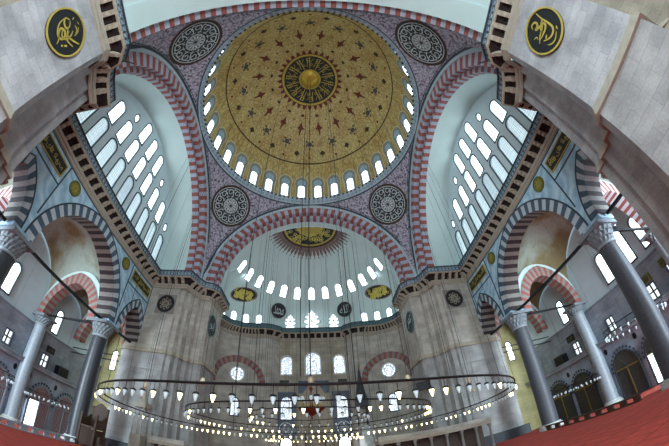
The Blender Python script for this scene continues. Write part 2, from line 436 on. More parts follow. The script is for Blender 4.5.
# tympanum walls (window walls) above the cornice
ROWS = [(k * 2.2, 19.6, 1.22, 3.95, 'l') for k in range(-4, 5)] + [(k * 2.2, 23.95, 1.12, 2.95, 'w') for k in range(-3, 4)] + \
       [(k * 2.2, 27.25, 1.12, 3.1, 'w') for k in (-1, 0, 1)] + [(k * 8.75, 24.9, .62, .85, 'r') for k in (-1, 1)] + [(k * 4.4, 28.15, .62, .85, 'r') for k in (-1, 1)]
def wpoly(cy, z0, w, h, ty):
    if ty == 'r': return [(cy + w * .5 * cos(2 * PI * i / 16), z0 + h * .62 * sin(2 * PI * i / 16)) for i in range(16)]
    r = w / 2; return [(cy + x, z0 + y) for x, y in winshape(w, h, 10)]
for s in (-1, 1):
    fn = side(s); nm = 'upper right' if s > 0 else 'upper left'
    outer = [(-11.9, 18.32), (11.9, 18.32)] + [(x, ZS + y) for x, y in arch(11.9, 12.1, 36)]
    b = MB(); b.poly(outer, [wpoly(*r) for r in ROWS], 0.02, .5, fn, 0, None, False)
    struct(b.build('wall_upper_right' if s > 0 else 'wall_upper_left', 'wallgrey'), 'grey blue tympanum wall of windows, %s side' % ('right' if s > 0 else 'left'))
    for i, (cy, z0, w, h, ty) in enumerate(ROWS):
        P = wpoly(cy, z0, w, h, ty); cz = z0 if ty == 'r' else z0 + h / 2
        Q = [(cy + (p[0] - cy) * (1 + .2 / w), cz + (p[1] - cz) * (1 + .2 / h)) for p in P]
        a = MB(); a.poly(Q, [P], -.05, .06, fn, 0)
        wo = struct(a.build(num('window'), 'line'))
        wo['label'] = 'arched window in the %s tympanum' % ('right' if s > 0 else 'left') if ty != 'r' else 'small oval window in the %s tympanum' % ('right' if s > 0 else 'left')
        g = MB(); g.poly(P, (), .2, None, fn, 0)
        mat = 'tympglass' if ty != 'l' else ('darklatt' if abs(cy) < .1 else 'lattglass')
        g.build('pane', mat, wo)
        if ty != 'r':                          # glazing grid
            g = MB()
            r = w / 2
            for k in range(1, 5):
                x = -r + w * k / 5; g.box(.14, .17, cy + x - .012, cy + x + .012, z0, z0 + h - r + sqrt(r * r - x * x), 0, lambda d, u, v: fn(u, v, d))
            zz = z0 + .28
            while zz < z0 + h - .2:
                hw = r if zz < z0 + h - r else sqrt(max(0, r * r - (zz - z0 - h + r) ** 2))
                g.box(.14, .17, cy - hw, cy + hw, zz - .012, zz + .012, 0, lambda d, u, v: fn(u, v, d)); zz += .28
            g.build('glazing_grid', 'wallgrey', wo)

# great arches: two side ones (deep, along y) and front/back ones
def great(fn, wi, hi, nm, depth_total, label, inner='red'):
    t = struct(empty(num('trim')), label)
    a = MB(); arch_band(a, fn, 0, ZS, wi + .45, hi + .45, 12.75, 12.85, 0, .7, 74, (0, 1), (0, 1), False, False)
    a.build('red_and_white_voussoirs', ['red', 'pinkwhite'], t)
    a = MB(); arch_band(a, fn, 0, ZS, wi, hi, wi + .45, hi + .45, .7, 1.5, 74, (1, 0), (1, 0), False, False)
    a.build('stepped_inner_voussoirs', [inner, 'pinkwhite' if inner == 'red' else inner], t)
    a = MB(); arch_band(a, fn, 0, ZS, 12.75, 12.85, 13.12, 13.22, -.1, .25, 60, (0,), (0,), False)
    a.build('white_moulding', 'moulding', t, True)
    a = MB(); arch_band(a, fn, 0, ZS, 13.12, 13.22, 13.25, 13.36, -.06, .1, 60, (0,), (0,), False)
    a.build('dark_outline', 'line', t)
    a = MB(); arch_band(a, fn, 0, ZS, wi, hi, wi + .3, hi + .3, 1.5, depth_total, 60, (0,), (0,), False, False)
    a.build('plaster_soffit', 'plaster', t, True)
for s in (-1, 1):
    great(lambda u, v, d, s=s: (s * (S + d), u, v), 11.2, 11.45, 'side', XW - S + .05, 'great side arch with red and white stones')
    great(lambda u, v, d, s=s: (u, s * (S + d), v), 11.25, 11.5, 'front', 2.45, 'great cross arch with red and white stones', 'red' if s > 0 else 'plaster')

# pendentives
def pend_pt(rho, az):
    z = ZS + sqrt(max(0, 2 * S * S - rho * rho))
    return (rho * sin(az), rho * cos(az), z)
for q, nm in ((0, 'front_right'), (1, 'back_right'), (2, 'back_left'), (3, 'front_left')):
    b = MB(); NA, NR = 32, 12
    for i in range(NA):
        for j in range(NR):
            P = []; uv = []
            for (ii, jj) in ((i, j), (i + 1, j), (i + 1, j + 1), (i, j + 1)):
                a = PI / 2 * ii / NA; al = min(a, PI / 2 - a)
                rb = S / cos(al); rho = S + (rb - S) * jj / NR
                az = a + q * PI / 2
                P.append(pend_pt(rho, az)); uv.append((az * 15, P[-1][2]))
            if len({tuple(round(c, 5) for c in p) for p in P}) >= 3: b.face(P, 0, uv)
    pd = struct(b.build('ceiling_pendentive_' + nm, 'pend', None, True), 'arabesque painted pendentive')
    # dark border following the arches
    a = MB()
    for i in range(NA):
        for w0, w1, mi in ((.0, .22, 0), (.3, .36, 0)):
            P = []
            for ii, ww in ((i, w0), (i + 1, w0), (i + 1, w1), (i, w1)):
                an = PI / 2 * ii / NA; al = min(an, PI / 2 - an); rb = S / cos(al)
                rho = max(S + .0, rb - ww * (2.2 if ii in (0, NA) else 1)); x, y, z = pend_pt(rho, an + q * PI / 2)
                P.append((x * .997, y * .997, z - .03))
            a.face(P, mi)
    a.build('border', 'line', pd, merge=False)
    # round painted roundel with radiating script
    azc = PI / 4 + q * PI / 2; C = Vector(pend_pt(15.25, azc))
    nrm = Vector((C.x, C.y, C.z - ZS)).normalized(); e1 = Vector((0, 0, 1)).cross(nrm).normalized(); e2 = nrm.cross(e1)
    Rsp = sqrt(2) * S
    def pf(u, v, d, C=C, e1=e1, e2=e2):
        u, v = u * 1.3, v * 1.3
        p = C + u * e1 + v * e2 - Vector((0, 0, ZS)); p = p.normalized() * (Rsp - .06 - d); return tuple(p + Vector((0, 0, ZS)))
    a = MB()
    for i in range(40):
        for r0, r1, mi in ((0, .8, 2), (.8, 1.9, 0), (1.9, 1.97, 1), (1.97, 2.22, 3)):
            t0, t1 = 2 * PI * i / 40, 2 * PI * (i + 1) / 40
            P = [(r0 * cos(t0), r0 * sin(t0)), (r0 * cos(t1), r0 * sin(t1)), (r1 * cos(t1), r1 * sin(t1)), (r1 * cos(t0), r1 * sin(t0))]
            if r0 == 0: P = P[1:]
            a.face([pf(x, y, 0) for x, y in P], mi)
    rnd = random.Random(5)
    for k in range(12):
        t = 2 * PI * k / 12; cx, cy = 1.42 * cos(t), 1.42 * sin(t)
        ribbon(a, curl(cx, cy, .36, t + 1.9, -1.1), .07, pf, .02, 1)
        ribbon(a, smoothpts([(.9 * cos(t + .1), .9 * sin(t + .1)), (1.2 * cos(t + .24), 1.2 * sin(t + .24)), (1.5 * cos(t + .16), 1.5 * sin(t + .16)), (1.84 * cos(t + .3), 1.84 * sin(t + .3))]), .07, pf, .02, 1)
        ribbon(a, [(1.72 * cos(t + j * .1 - .25), 1.72 * sin(t + j * .1 - .25)) for j in range(5)], .06, pf, .02, 1)
        ribbon(a, [(1.0 * cos(t + j * .1), 1.0 * sin(t + j * .1)) for j in range(5)], .05, pf, .02, 1)
        ribbon(a, [(0, 0), (.72 * cos(t), .72 * sin(t))], .05, pf, .02, 0)
        ribbon(a, [(.5 * cos(t), .5 * sin(t)), (.78 * cos(t + .26), .78 * sin(t + .26)), (.5 * cos(t + .52), .5 * sin(t + .52))], .05, pf, .02, 0)
    a.build('painted_roundel', ['greenblack', 'pale', 'pale', 'brownorn'], pd, merge=False)

# dome: ring, drum and shell
DR, DZ = 13.0, 36.0
def dome_pt(th, az, off=0):                   # th from the crown
    r = DR - off; return (r * sin(th) * sin(az), r * sin(th) * cos(az), DZ + r * cos(th))
b = MB(); NA = 96
b.lathe([(13.25, 32.98), (13.25, 33.25), (13.02, 33.45), (13.02, 33.7), (12.8, 33.85), (12.8, 34.0), (12.72, 34.1), (12.95, 34.2)], (0, 0, 0), NA, 0)
dome = struct(b.build('ceiling', 'moulding', None, True), 'great gilded central dome with its ring of windows')
b = MB()
for i in range(24):
    for k in range(NA):
        t0, t1 = PI / 2 * i / 24, PI / 2 * (i + 1) / 24; a0, a1 = 2 * PI * k / NA, 2 * PI * (k + 1) / NA
        P = [dome_pt(t0, a0), dome_pt(t0, a1), dome_pt(t1, a1), dome_pt(t1, a0)]
        if i == 0: P = P[1:]
        b.face(P, 0, [(p[0], p[1]) for p in P])
for k in range(NA):
    a0, a1 = 2 * PI * k / NA, 2 * PI * (k + 1) / NA
    for z0, z1 in ((34.15, 36.0),):
        b.face([(DR * sin(a0), DR * cos(a0), z0), (DR * sin(a1), DR * cos(a1), z0), (DR * sin(a1), DR * cos(a1), z1), (DR * sin(a0), DR * cos(a0), z1)], 0, [(a0 * 13, z0), (a1 * 13, z0), (a1 * 13, z1), (a0 * 13, z1)])
b.build('gilded_shell', 'dome', dome, True)
a = MB()                                     # dentils of the ring
for k in range(128):
    t = 2 * PI * k / 128
    a.box(-.16, .16, 12.78, 13.05, 33.42, 33.72, 0, lambda x, y, z, t=t: (x * cos(t) + y * sin(t), -x * sin(t) + y * cos(t), z))
    a.box(-.12, .12, 12.6, 12.8, 33.86, 34.0, 1, lambda x, y, z, t=t: (x * cos(t) + y * sin(t), -x * sin(t) + y * cos(t), z))
a.build('dentil_ring', ['railblue', 'line'], dome, merge=False)
a = MB(); a.lathe([(13.24, 33.0), (13.12, 33.18)], (0, 0, 0), NA, 0); a.lathe([(12.74, 34.12), (12.9, 34.22)], (0, 0, 0), NA, 0); a.build('dark_fillets', 'line', dome)
# painted ornament of the dome, laid on the shell
def dfn(az0):                                 # u across, v = arc distance from the crown
    return lambda u, v, d: dome_pt(v / DR, az0 + u / (DR * max(.08, sin(v / DR))), .04 + d)
o = MB()
def ring(o, v0, v1, mi, d=0, n=96):
    for k in range(n):
        a0, a1 = 2 * PI * k / n, 2 * PI * (k + 1) / n
        o.face([dome_pt(v0 / DR, a0, .04 + d), dome_pt(v0 / DR, a1, .04 + d), dome_pt(v1 / DR, a1, .04 + d), dome_pt(v1 / DR, a0, .04 + d)], mi)
V = lambda r: DR * math.asin(min(1, r / DR))  # horizontal radius to arc distance
[ring(o, V(1.7 + .3 * i_), V(2.0 + .3 * i_), 0) for i_ in range(8)]; ring(o, V(4.1), V(4.42), 1, .02); ring(o, V(4.42), V(4.55), 2)
ring(o, V(1.6), V(1.75), 1, .02)
for k in range(32):
    f = dfn(2 * PI * k / 32)
    o.face([f(-.3, V(4.55), .01), f(.3, V(4.55), .01), f(.24, V(4.9), .01), f(0, V(5.25), .01), f(-.24, V(4.9), .01)], 2)
for k in range(16):
    f = dfn(2 * PI * (k + .5) / 16)
    for q_ in ((-.26, V(5.9), .26, V(6.25)),): o.face([f(q_[0], q_[1], 0), f(q_[2], q_[1], 0), f(q_[2], q_[3], 0), f(q_[0], q_[3], 0)], 3)
    v = V(7.9)
    o.face([f(0, v - 1.1, 0), f(.16, v - .6, 0), f(.42, v, 0), f(.16, v + .45, 0), f(.1, v + 1.1, 0), f(0, v + 1.3, 0), f(-.1, v + 1.1, 0), f(-.16, v + .45, 0), f(-.42, v, 0), f(-.16, v - .6, 0)], 2)
    for u in (-.45, .45): o.face([f(u - .14, v - .1, .01), f(u + .14, v - .1, .01), f(u + .05, v + .35, .01)], 3)
    f = dfn(2 * PI * k / 16)
    for v, r, mi in ((V(6.9), .13, 2), (V(8.2), .12, 3), (V(9.9), .42, 4), (V(9.9), .22, 2), (V(11.3), .2, 2)):
        o.face([f(r * cos(2 * PI * j / 10), v + r * sin(2 * PI * j / 10), .005 if r == .3 else 0) for j in range(10)], mi)
    for u, w in ((-.55, -.5), (.55, -.5), (-.62, .25), (.62, .25), (0, .75)):
        o.face([f(u * .85 + .18 * cos(2 * PI * j / 7), V(9.9) + w + .18 * sin(2 * PI * j / 7), 0) for j in range(7)], 4 if w > -.4 else 3)
    f = dfn(2 * PI * (k + .5) / 16)
    v = V(10.9); o.face([f(-.1, v - .4, 0), f(.1, v - .4, 0), f(.5, v + .1, 0), f(.2, v + .3, 0), f(0, v + .6, 0), f(-.2, v + .3, 0), f(-.5, v + .1, 0)], 3)
ring(o, V(11.75), V(11.85), 3)
o.build('painted_ornament', ['greenblack', 'goldpaint', 'redorn', 'brownorn', 'blueorn'], dome, merge=False)
o = MB()                                     # script in the crown medallion
g = glyph_mesh('\uFEEA\uFEE0\uFEDF\uFE8D', 1.0)
for k in range(14):
    f = dfn(2 * PI * k / 14)
    ribbon(o, [(.0, V(1.9)), (.05, V(2.9)), (0, V(3.9))], .11, f, .03, 0)
    ribbon(o, [(.45, V(2.2)), (.42, V(3.0)), (.5, V(3.8))], .09, f, .03, 0)
    ribbon(o, curl(.3, V(3.5), .34, .5, 1.1), .08, f, .03, 0)
    ribbon(o, curl(-.25, V(2.6), .27, 2, -1.1), .07, f, .03, 0)
    ribbon(o, smoothpts([(-.6, V(3.7)), (-.2, V(3.2)), (.2, V(3.0)), (.6, V(3.45))]), .07, f, .03, 0)
o.build('crown_script', 'goldpaint', dome, merge=False)
o = MB(); o.lathe([(0, -.5), (.5, -.46), (1.0, -.3), (1.4, -.1), (1.7, .12)], (0, 0, DZ + DR - .12), 40, 0); o.build('crown_boss', 'gold', dome, True)
# keyhole surrounds and 32 windows of the dome
for k in range(32):
    az = 2 * PI * (k + .5) / 32
    fn = lambda u, v, d, az=az: ((DR - .05 - d) * sin(az + u / DR), (DR - .05 - d) * cos(az + u / DR), v) if v <= DZ else \
        dome_pt(PI / 2 - (v - DZ) / DR, az + u / (DR * cos((v - DZ) / DR)), .05 + d)
    P = winshape(.92, 2.5); P = [(x, 34.5 + y) for x, y in P]
    Q = [(-.62, 34.35), (.62, 34.35)] + [(.62 * cos(PI * i / 10), 36.7 + .7 * sin(PI * i / 10)) for i in range(11)]
    K = [(-.88, 34.35), (.88, 34.35), (.88, 36.6)] + [(1.0 * cos(PI * i / 12), 37.6 + 1.35 * sin(PI * i / 12)) for i in range(13)] + [(-.88, 36.6)]
    a = MB()
    nK = len(K)
    a.poly(K, [Q], 0.0, None, fn, 1); a.poly(Q, [P], .02, None, fn, 0)
    cK = 36.6; K2 = [(x * 1.12, cK + (y - cK) * (1.06 if y > cK else 1)) for x, y in K]; a.poly(K2, [K], .01, None, fn, 2)
    I2 = [(.7 * cos(PI * i / 12), 37.35 + 1.0 * sin(PI * i / 12)) for i in range(13)]
    a.poly(I2 + [(-.45, 37.2), (.45, 37.2)], (), .03, None, fn, 0)
    wv = struct(a.build(num('window'), ['railblue', 'keyhole', 'palegold'], None, merge=False), 'arched window at the foot of the dome')
    g = MB(); g.poly(P, (), .05, None, fn, 0); g.build('pane', 'domeglass', wv, merge=False)

# ------------------------------------------------------------------ piers
PP = [(19.5, 10.75), (14.35, 10.7), (14.25, 10.95), (13.75, 10.95), (13.65, 11.6), (13.3, 11.7), (13.2, 12.5), (12.75, 12.6), (12.65, 13.15), (11.75, 13.25), (11.4, 13.6), (11.4, 17.6), (12.95, 17.6), (13.4, 18.3), (19.5, 18.3)]
def grow(P, d):                               # offset polygon outwards about its own centre line (mitred)
    out = []; n = len(P)
    ar = sum(P[i][0] * P[(i + 1) % n][1] - P[(i + 1) % n][0] * P[i][1] for i in range(n)); sg = 1 if ar > 0 else -1
    for i in range(n):
        a, b_, c = P[i - 1], P[i], P[(i + 1) % n]
        def nr(p, q): dx, dy = q[0] - p[0], q[1] - p[1]; l = math.hypot(dx, dy); return (dy / l * sg, -dx / l * sg)
        n1, n2 = nr(a, b_), nr(b_, c); k = 1 + n1[0] * n2[0] + n1[1] * n2[1]; k = max(k, .5)
        out.append((b_[0] + d * (n1[0] + n2[0]) / k, b_[1] + d * (n1[1] + n2[1]) / k))
    return out
PIER = {(1, 1): 'pale ashlar pier beyond the chandelier on the right', (-1, 1): 'pale ashlar pier beyond the chandelier on the left',
        (1, -1): 'huge near pier leaning in at the upper right corner', (-1, -1): 'huge near pier leaning in at the upper left corner'}
for (sx, sy), lab in PIER.items():
    t = tag(empty('pier', (sx * 15.5, sy * 14.5, 0)), lab, 'pier')
    off = Vector((sx * 15.5, sy * 14.5, 0))
    fn = lambda u, v, d: (sx * u - off.x, sy * v - off.y, d)
    a = MB(); a.poly(PP, (), 10.3, ZC + .96, fn, 0); a.build('upper_shaft', 'stone' if sy < 0 else 'stone_far', t)
    a = MB(); a.poly(grow(PP, .02), (), 0.9, 10.0, fn, 0); a.build('lower_shaft', 'stone_low', t)
    a = MB(); a.poly(grow(PP, .2), (), 10.0, 10.14, fn, 0); a.poly(grow(PP, .12), (), 10.14, 10.26, fn, 0); a.poly(grow(PP, .06), (), 10.26, 10.45, fn, 0)
    a.build('string_course', 'brownstone' if sy < 0 else 'corbel', t)
    a = MB(); a.poly(grow(PP, .42), (), 0, .9, fn, 0); a.build('plinth', 'charcoal' if sy > 0 else 'stone_low', t)
    if sy > 0:                               # blind panel outline on the lower shaft
        a = MB()
        for x0, x1, z0, z1 in ((15.3, 17.4, 8.2, 8.26), (15.3, 15.36, 3, 8.2), (17.34, 17.4, 3, 8.2)):
            a.box(x0, x1, 10.5, 10.56, z0, z1, 0, lambda x, y, z: fn(x, y, z))
        a.build('blind_panel_frame', 'stone_low', t)

# ------------------------------------------------------------------ main cornice
def offset_path(P, d):                        # positive d = to the left of travel
    out = []; n = len(P)
    for i in range(n):
        def nr(p, q): dx, dy = q[0] - p[0], q[1] - p[1]; l = math.hypot(dx, dy) or 1; return (-dy / l, dx / l)
        if i == 0: nn = nr(P[0], P[1]); k = 1; v = nn
        elif i == n - 1: v = nr(P[-2], P[-1]); k = 1
        else:
            n1, n2 = nr(P[i - 1], P[i]), nr(P[i], P[i + 1]); k = max(1 + n1[0] * n2[0] + n1[1] * n2[1], .45); v = (n1[0] + n2[0], n1[1] + n2[1]); 
        out.append((P[i][0] + d * v[0] / k, P[i][1] + d * v[1] / k))
    return out
def sweep(mb, P, prof, mi=0):
    for (d0, z0), (d1, z1) in zip(prof[:-1], prof[1:]):
        A, B = offset_path(P, d0), offset_path(P, d1)
        for i in range(len(P) - 1):
            mb.face([(*A[i], z0), (*A[i + 1], z0), (*B[i + 1], z1), (*B[i], z1)], mi)
def cornice(P, label, rail='railblue', step=.98, parent=None):
    t = struct(empty(num('trim')), label)
    a = MB(); sweep(a, P, [(0, ZC - .22), (.1, ZC - .14), (.12, ZC + .03), (.2, ZC + .07), (.24, ZC + .2), (.26, ZC + .28), (.0, ZC + .28)]); a.build('bed_moulding', 'brownstone', t)
    a = MB(); sweep(a, P, [(.02, ZC + .2), (.06, ZC + .45), (.22, ZC + .7), (.5, ZC + .82), (.74, ZC + .83)]); a.build('niche_backs', 'darkpaint_shade', t)  # shade of hollows and shelf underside put into the dark paint
    a = MB(); sweep(a, P, [(.72, ZC + .84), (.82, ZC + .84), (.88, ZC + .9), (.88, ZC + .98), (0, ZC + .98)]); a.build('shelf', 'corbel', t)
    a = MB(); r = MB(); pb = MB()
    for i in range(len(P) - 1):
        p, q = Vector(P[i]), Vector(P[i + 1]); L = (q - p).length
        e = (q - p) / L; nn = Vector((-e.y, e.x)); m_ = max(1, round(L / step))
        if L > .35:
            for j in range(m_):
                c = p + e * (L * (j + .5) / m_) if L < 2 else p + e * (L * (j + .5) / m_)
                w = .15 if L > 1 else .11
                prof = [(0, ZC + .2), (.2, ZC + .25), (.28, ZC + .36), (.42, ZC + .4), (.5, ZC + .58), (.7, ZC + .66), (.8, ZC + .86), (0, ZC + .86)]
                f = lambda u, v, d, c=c: (c.x + e.x * d + nn.x * u, c.y + e.y * d + nn.y * u, v)
                a.poly(prof, (), -w, w, f, 0)
        po = offset_path(P, .74); po2 = offset_path(P, .82)
        A, B = Vector(po[i]), Vector(po[i + 1]); l2 = (B - A).length
        if l2 > .05:
            e2 = (B - A) / l2; n2 = Vector((-e2.y, e2.x))
            f = lambda x, y, z, A=A, e2=e2, n2=n2: (A.x + e2.x * x + n2.x * y, A.y + e2.y * x + n2.y * y, z)
            pb.box(0, l2, -.03, 0, ZC + .98, ZC + 1.68, 0, f)
            r.box(-.02, l2 + .02, -.06, .1, ZC + 1.66, ZC + 1.76, 0, f); r.box(0, l2, -.04, .08, ZC + .98, ZC + 1.05, 0, f)
            k = max(1, round(l2 / .42))
            for j in range(k + 1): r.box(l2 * j / k - .02, l2 * j / k + .02, -.02, .06, ZC + 1, ZC + 1.68, 0, f)
            for j in range(k):
                x0, x1 = l2 * j / k, l2 * (j + 1) / k
                for z0, z1 in ((ZC + 1.03, ZC + 1.35), (ZC + 1.35, ZC + 1.67), (ZC + 1.35, ZC + 1.03), (ZC + 1.67, ZC + 1.35)):
                    for y in (.02,):
                        r.face([f(x0, y, z0 - .025), f(x0, y, z0 + .025), f(x1, y, z1 + .025), f(x1, y, z1 - .025)], 0)
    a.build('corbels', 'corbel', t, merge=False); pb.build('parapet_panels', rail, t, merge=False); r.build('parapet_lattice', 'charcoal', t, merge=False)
    return t
def mir(P, sx, sy):
    Q = [(x * sx, y * sy) for x, y in P]; return Q[::-1] if sx * sy < 0 else Q
for s in (-1, 1):
    P = [(XW, -YP), (XW, YP)]; P = [(s * x, y) for x, y in P]
    cornice(P if s > 0 else P[::-1], 'bracketed cornice and parapet along the %s wall' % ('right' if s > 0 else 'left'))
PC = [(17.9, 10.7), (13.65, 10.7), (13.3, 11.75), (12.7, 12.9), (11.75, 13.2), (11.4, 13.7), (11.4, 17.6)]
for sx in (-1, 1):
    for sy in (-1, 1):
        P = mir(PC, sx, sy)
        cornice(P, 'bracketed cornice around the %s %s pier' % ('far' if sy > 0 else 'near', 'right' if sx > 0 else 'left'), step=.78)
# qibla end: exedra cylinders and the recess of the mihrab
EX, EY, ER = 8.3, 19.4, 5.0
EXA = [(EX + ER * cos(rad(a)), EY + ER * sin(rad(a))) for a in range(-20, 103, 6)]
QP = [(11.4, 17.6)] + EXA + [(6.2, 24.55), (5.3, 25.2), (4.85, 26.1), (0, 26.1)]
full = QP + [(-x, y) for x, y in QP[-2::-1]]
cornice(full, 'bracketed cornice with teal parapet around the qibla end', 'railteal', .95)
b = MB()
L = 0
low = QP[:-1]
for P_, sg in ((low, 1), (low, -1)):
    L = 0
    for i in range(len(P_) - 1):
        (x0, y0), (x1, y1) = P_[i], P_[i + 1]; l = math.hypot(x1 - x0, y1 - y0)
        b.face([(sg * x0, y0, 0), (sg * x1, y1, 0), (sg * x1, y1, ZC + 1), (sg * x0, y0, ZC + 1)], 0, [(L, 0), (L + l, 0), (L + l, ZC + 1), (L, ZC + 1)]); L += l
wb = MB(); L = 0
for sg in (1, -1):
    L = 0
    for i in range(len(low) - 1):
        (x0, y0), (x1, y1) = low[i], low[i + 1]; l = math.hypot(x1 - x0, y1 - y0)
        wb.face([(sg * x0, -y0, 0), (sg * x1, -y1, 0), (sg * x1, -y1, 23), (sg * x0, -y0, 23)], 0, [(L, 0), (L + l, 0), (L + l, 23), (L, 23)]); L += l
struct(wb.build('wall_back', 'qibla', None, True), 'curved ashlar walls of the entrance corners')
wq = struct(b.build('wall_front', 'stone_far', None, True), 'curved ashlar walls of the qibla corners')
b = MB()
fq = lambda u, v, d: (u, 26.1 + d, v)
WQ = [(0, 12.5, 2.1, 3.25), (-3.78, 12.5, 1.5, 2.75), (3.78, 12.5, 1.5, 2.75), (-3.78, 6.1, 1.45, 3.1), (3.78, 6.1, 1.45, 3.1), (-3.78, 1.2, 1.4, 2.3), (3.78, 1.2, 1.4, 2.3)]
b.poly([(-4.9, 0), (4.9, 0), (4.9, ZC + 1), (-4.9, ZC + 1)], [[(c + x, z + y) for x, y in winshape(w, h)] for c, z, w, h in WQ], 0, .4, fq, 0, None, False)
struct(b.build('wall_qibla', 'qibla'), 'straight qibla wall with its stained windows')
for c, z, w, h in WQ:
    P = [(c + x, z + y) for x, y in winshape(w, h)]; cz = z + h / 2
    a = MB(); a.poly([(c + (p[0] - c) * (1 + .32 / w), cz + (p[1] - cz) * (1 + .32 / h)) for p in P], [P], -.06, .05, fq, 0)
    wo = struct(a.build(num('window'), 'whitemarble' if z > 10 else 'line'), 'stained glass window in the qibla wall')
    g = MB(); g.poly(P, (), .2, None, fq, 0); g.build('pane', 'stained' if z > 5 else 'tympglass', wo)

# semidome volume: union of big sphere, two exedra hemispheres and the recess
def closed_profile(c, r, z0, zs, nm, half=None, n=64, top_scale=1.0):
    prof = [(0, z0), (r, z0), (r, zs)] + [(r * cos(PI / 2 * i / 16), zs + r * top_scale * sin(PI / 2 * i / 16)) for i in range(1, 17)]
    prof[-1] = (0, prof[-1][1])
    a = MB(); a.lathe(prof, (c[0], c[1], 0), n, 0); return a
SDc = (0, 15.7); SDR = 11.4; SDZ = 19.8
def union_objs(objs):
    base = objs[0]
    for o in objs[1:]:
        md = base.modifiers.new('u', 'BOOLEAN'); md.operation = 'UNION'; md.object = o; md.solver = 'EXACT'
    dg = bpy.context.evaluated_depsgraph_get(); dg.update()
    me = bpy.data.meshes.new_from_object(base.evaluated_get(dg))
    for o in objs: bpy.data.objects.remove(o)
    return me
objs = [closed_profile(SDc, SDR, 17.0, SDZ, 'a', n=72).build('vol', 'plaster')]
for s in (-1, 1): objs.append(closed_profile((s * EX, EY + .0), 5.25, 17.0, 20.6, 'e', n=48, top_scale=.92).build('vol', 'plaster'))
a = MB(); a.poly([(-4.8, 17.0), (4.8, 17.0)] + [(x, 18.4 + y) for x, y in arch(4.8, 5.0, 28)], (), 20, 26.25, lambda u, v, d: (u, d, v), 0); objs.append(a.build('vol', 'plaster'))
me = union_objs(objs)
bm = bmesh.new(); bm.from_mesh(me)
bmesh.ops.bisect_plane(bm, geom=bm.verts[:] + bm.edges[:] + bm.faces[:], plane_co=(0, 15.7, 0), plane_no=(0, -1, 0), clear_outer=True)
bmesh.ops.bisect_plane(bm, geom=bm.verts[:] + bm.edges[:] + bm.faces[:], plane_co=(0, 0, 17.8), plane_no=(0, 0, -1), clear_outer=True)
bmesh.ops.delete(bm, geom=[f for f in bm.faces if f.calc_center_median().z < 17.2], context='FACES')
# keep only the far part of the exedra shells beyond the piers
bm.to_mesh(me); bm.free()
me.polygons.foreach_set('use_smooth', [True] * len(me.polygons)); me.set_sharp_from_angle(angle=rad(30))
rims = MB()
bm = bmesh.new(); bm.from_mesh(me)
for e in bm.edges:
    if len(e.link_faces) == 2 and e.calc_face_angle(0) > rad(14) and min(v.co.z for v in e.verts) > 18.2:
        q = [v.co.copy() for v in e.verts]
        if (q[0] - q[1]).length > .02: rims.tube(q, .09, 5)
bm.free()
sd = bpy.data.objects.new('ceiling_semidome', me); COL.objects.link(sd)
struct(sd, 'pale plaster semidome over the qibla end'); rims.build('niche_rims', 'wallgrey', sd, merge=False)
b = closed_profile((0, -15.7), SDR, 17.0, SDZ, 'a', n=64).build('ceiling_back_semidome', 'plaster', None, True)
bm = bmesh.new(); bm.from_mesh(b.data)
bmesh.ops.bisect_plane(bm, geom=bm.verts[:] + bm.edges[:] + bm.faces[:], plane_co=(0, -15.7, 0), plane_no=(0, 1, 0), clear_outer=True)
bmesh.ops.delete(bm, geom=[f for f in bm.faces if f.calc_center_median().z < 19], context='FACES')
bm.to_mesh(b.data); bm.free(); struct(b, 'pale plaster semidome over the entrance end')

def sd_pt(az, el, off=0, s=1):
    r = SDR - off; return (r * cos(el) * sin(az), s * (15.7 + r * cos(el) * cos(az)), SDZ + r * sin(el))
# windows of the semidome
for k in range(-6, 7):
    az = rad(13.2 * k); el = rad(30.0)
    p = sd_pt(az, el, .04)
    P = winshape(.95, 1.9); P = [(x, y - .95) for x, y in P]
    Q = [(x * 1.22, y * 1.1) for x, y in P]
    a = MB(); a.poly(Q, [P], 0, .12, lambda u, v, d: (u, d - .06, v), 0)
    wo = struct(a.build(num('window'), 'moulding'), 'small arched window in the semidome')
    g = MB(); g.poly(P, (), 0, None, lambda u, v, d: (u, -.03, v), 0); g.build('pane', 'semiglass', wo)
    wo.location = p; wo.rotation_euler = (el, 0, -az)
for s in (-1, 1):                            # exedra windows
    for k, adeg in enumerate((28, 50, 72, 94)):
        t = rad(adeg); R = 5.12
        x, y = s * (EX + R * cos(t)), EY + R * sin(t)
        P = winshape(.78, 1.95); Q = [(x_ * 1.25, (y_ - 1) * 1.1 + 1) for x_, y_ in P]
        a = MB(); a.poly(Q, [P], 0, .12, lambda u, v, d: (u, d - .06, v), 0)
        wo = struct(a.build(num('window'), 'moulding'), 'small arched window in the corner niche')
        g = MB(); g.poly(P, (), 0, None, lambda u, v, d: (u, -.03, v), 0); g.build('pane', 'semiglass', wo)
        wo.location = (x, y, 19.25); wo.rotation_euler = (0, 0, (t - PI / 2) if s > 0 else (PI / 2 - t))
